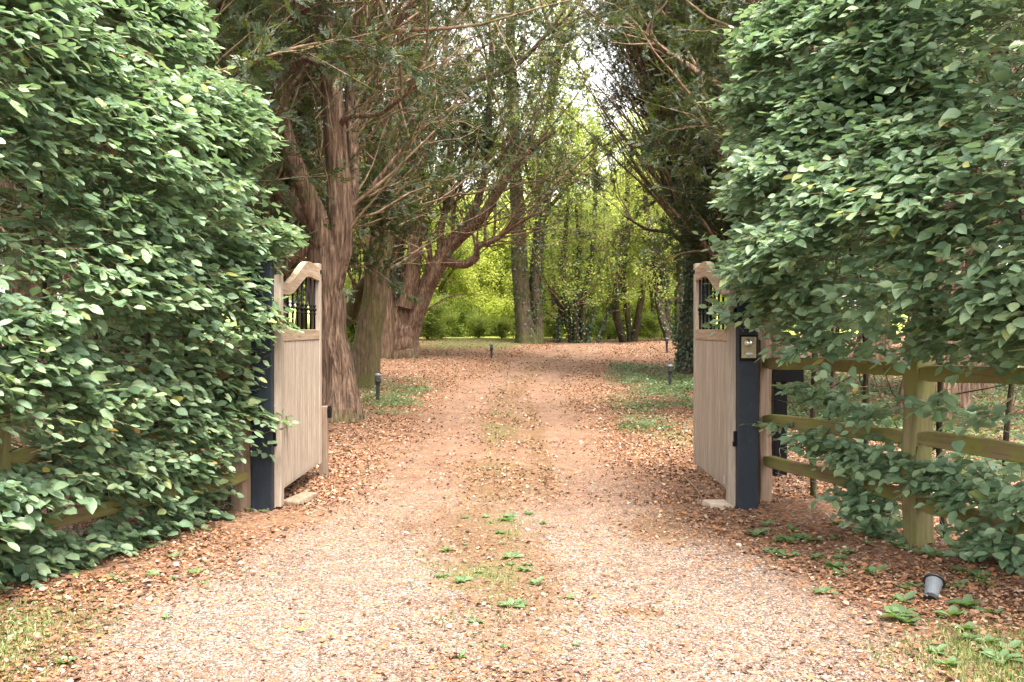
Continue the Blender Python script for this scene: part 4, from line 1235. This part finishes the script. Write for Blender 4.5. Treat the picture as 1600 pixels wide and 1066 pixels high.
# ivy-clad tree with the fan of thin branches
Y8 = 30.0; b = base_at(1083, Y8)


def fan(g, rg, info, s2, s3):
    P = info[0][0][None]
    n = 260
    f = spawn(rg, catmull(info[0][0], 16)[None], n, .26, .75, (3.2, 7.0), .55, .42, .55, (-.42, -.1, 0), 9, .06, .03)
    tubes(g, f, tapered(f, rg.uniform(.02, .05, n), .25), 4, 1)
    f3 = spawn(rg, f, 1100, .3, 1, (.6, 1.6), .8, .5, .1, (0, 0, 0), 6, .12, 0)
    tubes(g, f3, tapered(f3, rg.uniform(.005, .009, 1100), .3), 3, 1)
    crown_add(g, rg, f3, 10000, 0, (.07, .14), .45)


tree('ivy_clad_tree', 'dark ivy-clad tree fanning out many thin rising branches above the ground cover', 'tree', b,
     [([b, *Ws(Y8, [(1085, 500), (1088, 410), (1088, 320), (1084, 220), (1080, 110), (1076, 0), (1070, -170), (1065, -350)], [0] * 8)], [.42, .36, .34, .32, .3, .27, .23, .15, .07])],
     [(Ws(Y8, [(1084, 385), (1060, 320), (1035, 240), (1010, 150), (990, 50), (970, -80)], [0, -.3, -.6, -.8, -1, -1.2]), [.16, .13, .11, .09, .07, .03]),
      (Ws(Y8, [(1086, 340), (1062, 250), (1045, 150), (1030, 40), (1020, -100)], [.2, .3, .5, .7, .9]), [.17, .14, .12, .09, .05]),
      (Ws(Y8, [(1088, 330), (1110, 240), (1125, 130), (1130, 0), (1140, -150)], [0, -.2, -.4, -.6, -.8]), [.17, .14, .12, .09, .05]),
      (Ws(Y8, [(1086, 400), (1050, 366), (1010, 358), (975, 338)], [0, -.4, -.8, -1.1]), [.07, .055, .045, .02])],
     'bark_dark', 17, (170, (2, 4.5)), 1500, 48000, size=(.10, .2), flute=.06, flare=.3, sec_t=(.4, 1), up2=.5, sec_wts=None, r2=(.012, .03), third_len=(.8, 1.9), extra=fan, ivy=[(0, 8000, .02, .75, .28), (2, 2600, 0, .7, .25), (3, 2600, 0, .7, .25), (1, 1500, 0, .5, .2)])


# side yews: one tree built, then copied
def side_yew():
    rg = np.random.default_rng(71); b = np.array([0, 0, 0.])
    def up(pts): return [np.array(p, float) for p in pts]
    trunk = [(up([(0, 0, -.1), (.05, .05, 1.2), (.0, .1, 2.6), (.1, .0, 4.2), (.0, .1, 6.5), (.1, 0, 9), (0, 0, 11.5)]), [.42, .36, .33, .28, .2, .13, .05])]
    limbs = []
    for k in range(9):
        a = k * 2.4; z = 1.6 + k * .55; r = 2.6 + (k % 3) * .6
        limbs.append((up([(0, 0, z), (.5 * math.cos(a), .5 * math.sin(a), z + .7), (r * .55 * math.cos(a + .2), r * .55 * math.sin(a + .2), z + 1.7), (r * math.cos(a + .1), r * math.sin(a + .1), z + 3.0 + .5 * (k % 2))]), [.16, .13, .09, .03]))
    return tree('yew_tree', '', 'tree', b, trunk, limbs, 'bark_red', 71, (150, (1.2, 3.2)), 900, 30000, size=(.11, .24), flute=.12, flare=.4, sec_t=(.2, 1), group='shady yews beside the drive')


sy = side_yew()
side = [(-5.6, 13.2, 0.3, 1.0, 'dark yew behind the shaggy hedge, next to the thick reddish trunk'),
        (-8.6, 18.0, 2.1, 1.05, 'dark yew deep behind the shaggy hedge, seen over its top'),
        (-5.4, 21.5, 4.0, 1.0, 'dark yew filling the gap above the reddish trunk and hedge top'),
        (-10.0, 27.5, 1.0, 1.15, 'dark yew standing far behind the shaggy hedge'),
        (-8.8, 37.0, 5.1, 1.1, 'dark yew behind the leaning mossy trunk'),
        (6.6, 15.5, 3.3, 1.0, 'dark yew close behind the overhanging hedge and rail fence'),
        (9.5, 21.0, 0.8, 1.1, 'dark yew seen through the fence beyond the pale ground cover'),
        (6.9, 27.0, 2.7, 1.1, 'dark yew between the ivy-clad tree and the overhanging hedge top'),
        (12.0, 33.0, 4.4, 1.2, 'dark yew far behind the overhanging hedge')]
for i, (x, y, a, sc, lb) in enumerate(side):
    z = float(gh(x, y))
    if i == 0:
        sy.location = (x, y, z); sy.rotation_euler = (0, 0, a); sy['label'] = lb
    else:
        dup(sy, (x, y, z), a, lb, sc)


# sunlit wood beyond the crest
def wood_tree(seed, h, spread, nleaf, leaf):
    b = np.array([0, 0, 0.]); rg = np.random.default_rng(seed)
    def up(pts): return [np.array(p, float) for p in pts]
    trunk = [(up([(0, 0, -.1), (.1, 0, h * .2), (.0, .15, h * .45), (.2, .1, h * .7), (.1, .1, h * .95)]), [.03 * h ** .75 * 2, .045 * h ** .75, .035 * h ** .75, .02 * h ** .75, .02])]
    limbs = []
    nl = 11
    for k in range(nl):
        a = k * 2.4 + rg.uniform(-.3, .3); z = h * (.14 + .62 * k / nl); r = spread * (1 - .45 * k / nl) * rg.uniform(.8, 1.1)
        limbs.append((up([(.05, .05, z), (r * .3 * math.cos(a), r * .3 * math.sin(a), z + h * .06), (r * .65 * math.cos(a), r * .65 * math.sin(a), z + h * .11), (r * math.cos(a), r * math.sin(a), z + h * .14)]), [.01 * h, .008 * h, .005 * h, .002 * h]))
    return tree('broadleaf_tree', '', 'tree', b, trunk, limbs, 'bark_grey', seed, (110, (h * .1, h * .24)), 520, nleaf, leaf=leaf, kind='cluster', size=(.26, .5), flute=.03, flare=.3, sec_t=(.15, 1), group='sunlit trees beyond the crest', third_len=(h * .05, h * .13), sides=10, up2=.2)


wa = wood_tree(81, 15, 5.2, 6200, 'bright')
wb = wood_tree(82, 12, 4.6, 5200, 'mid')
far = []
rg = np.random.default_rng(99)
for k, (px, Y) in enumerate([(560, 66), (640, 72), (690, 80), (745, 70), (800, 84), (850, 74), (905, 68), (950, 80), (1000, 70), (1050, 76), (1100, 66), (1160, 78), (520, 78), (600, 88), (720, 98), (780, 104), (880, 100), (970, 98), (1040, 94), (470, 70), (430, 60), (1230, 70), (1300, 62)]):
    far.append((px, Y, k % 5 in (1, 4)))
first = {True: wb, False: wa}; used = {True: False, False: False}
order = ['first', 'second', 'third', 'fourth', 'fifth', 'sixth', 'seventh', 'eighth', 'ninth', 'tenth', 'eleventh', 'twelfth']
where = {560: 'between the reddish and leaning trunks', 640: 'behind the forked yew', 690: 'through the arms of the forked yew', 745: 'just beside the forked yew, over the bright clearing',
         800: 'directly behind the twin trunks', 850: 'close beside the thinner twin trunk', 905: 'above the bushy clump of stems', 950: 'between the bushy clump and the three curved stems',
         1000: 'behind the three curved stems', 1050: 'behind the crooked ivy stem', 1100: 'behind the ivy-clad tree', 1160: 'hidden past the ivy-clad tree and gate',
         520: 'behind the thick reddish trunk', 600: 'behind the leaning trunk', 720: 'far back over the bright clearing', 780: 'far back beside the twin trunks', 880: 'far back in the gap below the sky',
         970: 'far back over the curved stems', 1040: 'far back by the ivy-clad tree', 470: 'past the gate and thick trunk', 430: 'behind the shaggy hedge edge', 1230: 'behind the overhanging hedge', 1300: 'deep behind the overhanging hedge'}
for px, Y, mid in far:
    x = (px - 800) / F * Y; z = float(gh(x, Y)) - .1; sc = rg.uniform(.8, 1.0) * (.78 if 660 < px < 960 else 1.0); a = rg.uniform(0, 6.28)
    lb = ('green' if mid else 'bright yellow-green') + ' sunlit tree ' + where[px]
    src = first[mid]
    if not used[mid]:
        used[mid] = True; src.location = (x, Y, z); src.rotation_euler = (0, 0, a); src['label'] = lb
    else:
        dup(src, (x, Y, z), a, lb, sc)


young = [(655, 53, 'young yellow-green tree just behind the arms of the forked yew'), (720, 60, 'young green tree rising over the bright clearing'), (772, 56, 'young yellow-green tree beside the thicker twin trunk'),
         (858, 55, 'young yellow-green tree in the gap between the twin trunks and bushy clump'), (908, 53, 'young green tree behind the bushy clump'), (948, 58, 'young yellow-green tree between bushy clump and curved stems'),
         (1000, 56, 'young yellow-green tree close behind the three curved stems'), (1048, 54, 'young green tree close behind the crooked ivy stem'), (1110, 56, 'young yellow-green tree glimpsed past the ivy-clad tree'),
         (575, 50, 'young yellow-green tree between the reddish trunk and the leaning trunk'), (535, 54, 'young yellow-green tree behind the thick reddish trunk'), (610, 58, 'young green tree behind the leaning trunk and forked yew')]
for px, Y, lb in young:
    x = (px - 800) / F * Y
    o = dup(wb if lb.startswith('young green') else wa, (x, Y, float(gh(x, Y)) - .1), rg.uniform(0, 6.28), lb, rg.uniform(.42, .58) * (1.2 if lb.startswith('young green') else 1))
    o['group'] = 'young trees at the edge of the wood'


def bush(seed, leaf, n=2600):
    rg = np.random.default_rng(seed); b = np.array([0, 0, 0.])
    t = thing('bush', '', 'bush', (0, 0, 0), 0, 'bushes at the sunlit edge of the wood')
    roots = np.array([catmull([(0, 0, -.05), (.5 * math.cos(a) * q, .5 * math.sin(a) * q, .9), (1.2 * math.cos(a) * q, 1.2 * math.sin(a) * q, 1.9)], 8) for a, q in zip(np.arange(9) * .7, rg.uniform(.4, 1.1, 9))])
    g = Geo(); tubes(g, roots, tapered(roots, np.full(9, .035), .3), 5); g.build('stem', M['twig'], t)
    g = Geo(); s2 = spawn(rg, roots, 130, .1, 1, (.5, 1.3), .5, .8, .2, k=6); tubes(g, s2, tapered(s2, np.full(130, .012), .3), 3, 1)
    crown_add(g, rg, s2, n, 0, (.12, .24), .1, 'cluster'); g.build('foliage', [M[leaf], M['twig']], t)
    return t


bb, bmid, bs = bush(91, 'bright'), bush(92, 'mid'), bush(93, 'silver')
spots = [(668, 46.5, 'm', .8, 'low green bush at the foot of the forked yew'), (715, 52, 'm', .75, 'low green bush below the bright clearing'), (735, 62, 's', 1.35, 'silvery pale bush in the bright clearing'),
         (700, 57, 'b', 1.2, 'yellow-green bush at the edge of the clearing, nearest the forked yew'), (775, 54, 'b', .9, 'yellow-green bush just beside the thicker twin trunk'), (860, 52, 'b', .9, 'yellow-green bush between the twin trunks and the bushy clump'),
         (935, 54, 'b', 1.1, 'yellow-green bush between the bushy clump and curved stems'), (1010, 52, 'b', 1.0, 'yellow-green bush behind the three curved stems'), (1065, 51, 'm', 1.1, 'low green bush behind the crooked ivy stem'),
         (585, 44, 'm', 1.2, 'dark green bush between the leaning trunk and the forked yew'), (560, 40, 'm', 1.1, 'dark green bush behind the thick reddish trunk and gate'), (800, 58, 'm', 1.0, 'green bush directly behind the twin trunks')]
src = {'b': bb, 'm': bmid, 's': bs}; used = set()
for px, Y, k, sc, lb in spots:
    x = (px - 800) / F * Y; z = float(gh(x, Y)); a = rg.uniform(0, 6.28)
    if k not in used:
        used.add(k); o = src[k]; o.location = (x, Y, z); o.rotation_euler = (0, 0, a); o.scale = (sc,) * 3; o['label'] = lb
    else:
        dup(src[k], (x, Y, z), a, lb, sc)

# thin dark saplings between the crest and the wood
def sapling():
    b = np.array([0, 0, 0.])
    def up(pts): return [np.array(p, float) for p in pts]
    return tree('sapling', '', 'sapling', b, [(up([(0, 0, -.1), (.15, .05, 1.6), (.0, .1, 3.4), (.3, .0, 5.6), (.35, .1, 8.5), (.6, 0, 11)]), [.12, .1, .09, .07, .045, .01])],
                [(up([(.05, .1, 3.0), (.7, .2, 4.2), (1.0, .1, 6.0)]), [.05, .04, .01]), (up([(.1, 0, 2.2), (-.5, -.1, 3.6), (-.8, .1, 5.2)]), [.045, .035, .01])],
                'bark_dark', 131, (55, (.7, 2.2)), 220, 1500, leaf='mid', kind='cluster', size=(.14, .26), flute=.03, flare=.3, sec_t=(.2, 1), sides=9, group='thin dark saplings in front of the sunlit wood')


sp0 = sapling()
for i, (px, Y, a, sc_, lb) in enumerate(((690, 52, 0, .9, 'thin dark sapling seen under the spreading arm of the forked yew'), (752, 56, 1.2, 1.0, 'thin dark sapling in the bright clearing, nearer the twin trunks'), (868, 50, 2.4, .9, 'thin dark sapling just beside the thinner twin trunk'),
        (952, 50, 3.1, .8, 'thin dark sapling between the bushy clump and the curved stems'), (1018, 50, .7, .9, 'thin dark sapling between the curved stems and the crooked stem'), (1068, 48, 4.0, 1.0, 'thin dark sapling next to the ivy-clad trunk'),
        (592, 46, 5.0, 1.0, 'thin dark sapling between the leaning trunk and the forked yew'), (556, 42, 2.0, .9, 'thin dark sapling close behind the thick reddish trunk'), (790, 60, 5.5, 1.1, 'thin dark sapling half behind the thicker twin trunk'), (925, 62, 1.7, 1.1, 'thin dark sapling far back beyond the bushy clump'))):
    x = (px - 800) / F * Y; loc = (x, Y, float(gh(x, Y)))
    if i == 0:
        sp0.location = loc; sp0.rotation_euler = (0, 0, a); sp0.scale = (sc_,) * 3; sp0['label'] = lb
    else:
        dup(sp0, loc, a, lb, sc_)
for i, (px, Y, sc_, lb) in enumerate(((690, 48.5, .5, 'knee-high green undergrowth bush at the end of the lawn strip by the forked yew'), (748, 49, .45, 'knee-high green undergrowth bush below the clearing'), (784, 48, .4, 'knee-high green undergrowth bush left against the twin trunks'), (866, 48.5, .5, 'knee-high green undergrowth bush beside the thinner twin trunk'),
        (940, 49, .5, 'knee-high green undergrowth bush just past the bushy clump'), (962, 50, .45, 'knee-high green undergrowth bush at the foot of the curved stems'), (1022, 49, .5, 'knee-high green undergrowth bush between curved and crooked stems'))):
    x = (px - 800) / F * Y
    dup(bmid, (x, Y, float(gh(x, Y))), i * 1.3, lb, sc_)['group'] = 'undergrowth bushes at the end of the drive'

# ------------------------------------------------------------------ camera, light, sky
cam = bpy.data.cameras.new('camera'); co = bpy.data.objects.new('camera', cam); C.objects.link(co)
cam.lens = 35; cam.sensor_width = 36; cam.clip_end = 2000; cam.clip_start = .05
co.location = (0, 0, CAMZ); co.rotation_euler = (R(90) - math.atan(18 / F), 0, 0)
bpy.context.scene.camera = co

SUN_EL, SUN_AZ = R(68), R(150)        # azimuth from +Y, negative = to the left
sd = Vector((math.sin(SUN_AZ) * math.cos(SUN_EL), math.cos(SUN_AZ) * math.cos(SUN_EL), math.sin(SUN_EL)))
sl = bpy.data.lights.new('sun', 'SUN'); sl.energy = 2.0; sl.angle = R(24); sl.color = (1, .93, .82)
so = bpy.data.objects.new('sun', sl); C.objects.link(so); so.rotation_euler = sd.to_track_quat('Z', 'Y').to_euler(); so.location = (0, 0, 30)

w = bpy.data.worlds.new('World'); bpy.context.scene.world = w; w.use_nodes = True
nt = w.node_tree; nt.nodes.clear()
sky = nt.nodes.new('ShaderNodeTexSky'); sky.sky_type = 'NISHITA'; sky.sun_disc = False
sky.sun_elevation = SUN_EL; sky.sun_rotation = SUN_AZ; sky.dust_density = 3.0; sky.air_density = 1.0
hs = nt.nodes.new('ShaderNodeHueSaturation'); hs.inputs['Saturation'].default_value = .25
nt.links.new(sky.outputs[0], hs.inputs['Color'])
wt = mixc(nt, 1.0, hs.outputs[0], (1.0, .945, .875), 'MULTIPLY')
bg = nt.nodes.new('ShaderNodeBackground'); bg.inputs['Strength'].default_value = .15
nt.links.new(wt, bg.inputs['Color'])
ow = nt.nodes.new('ShaderNodeOutputWorld'); nt.links.new(bg.outputs[0], ow.inputs[0])

sc = bpy.context.scene
sc.view_settings.view_transform = 'Standard'; sc.view_settings.look = 'None'; sc.view_settings.gamma = 1
sc.view_settings.exposure = 2.7
sc.cycles.max_bounces = 8; sc.cycles.diffuse_bounces = 4; sc.cycles.transmission_bounces = 4; sc.cycles.glossy_bounces = 2
sc.cycles.use_denoising = True
sc.cycles.sample_clamp_indirect = 6
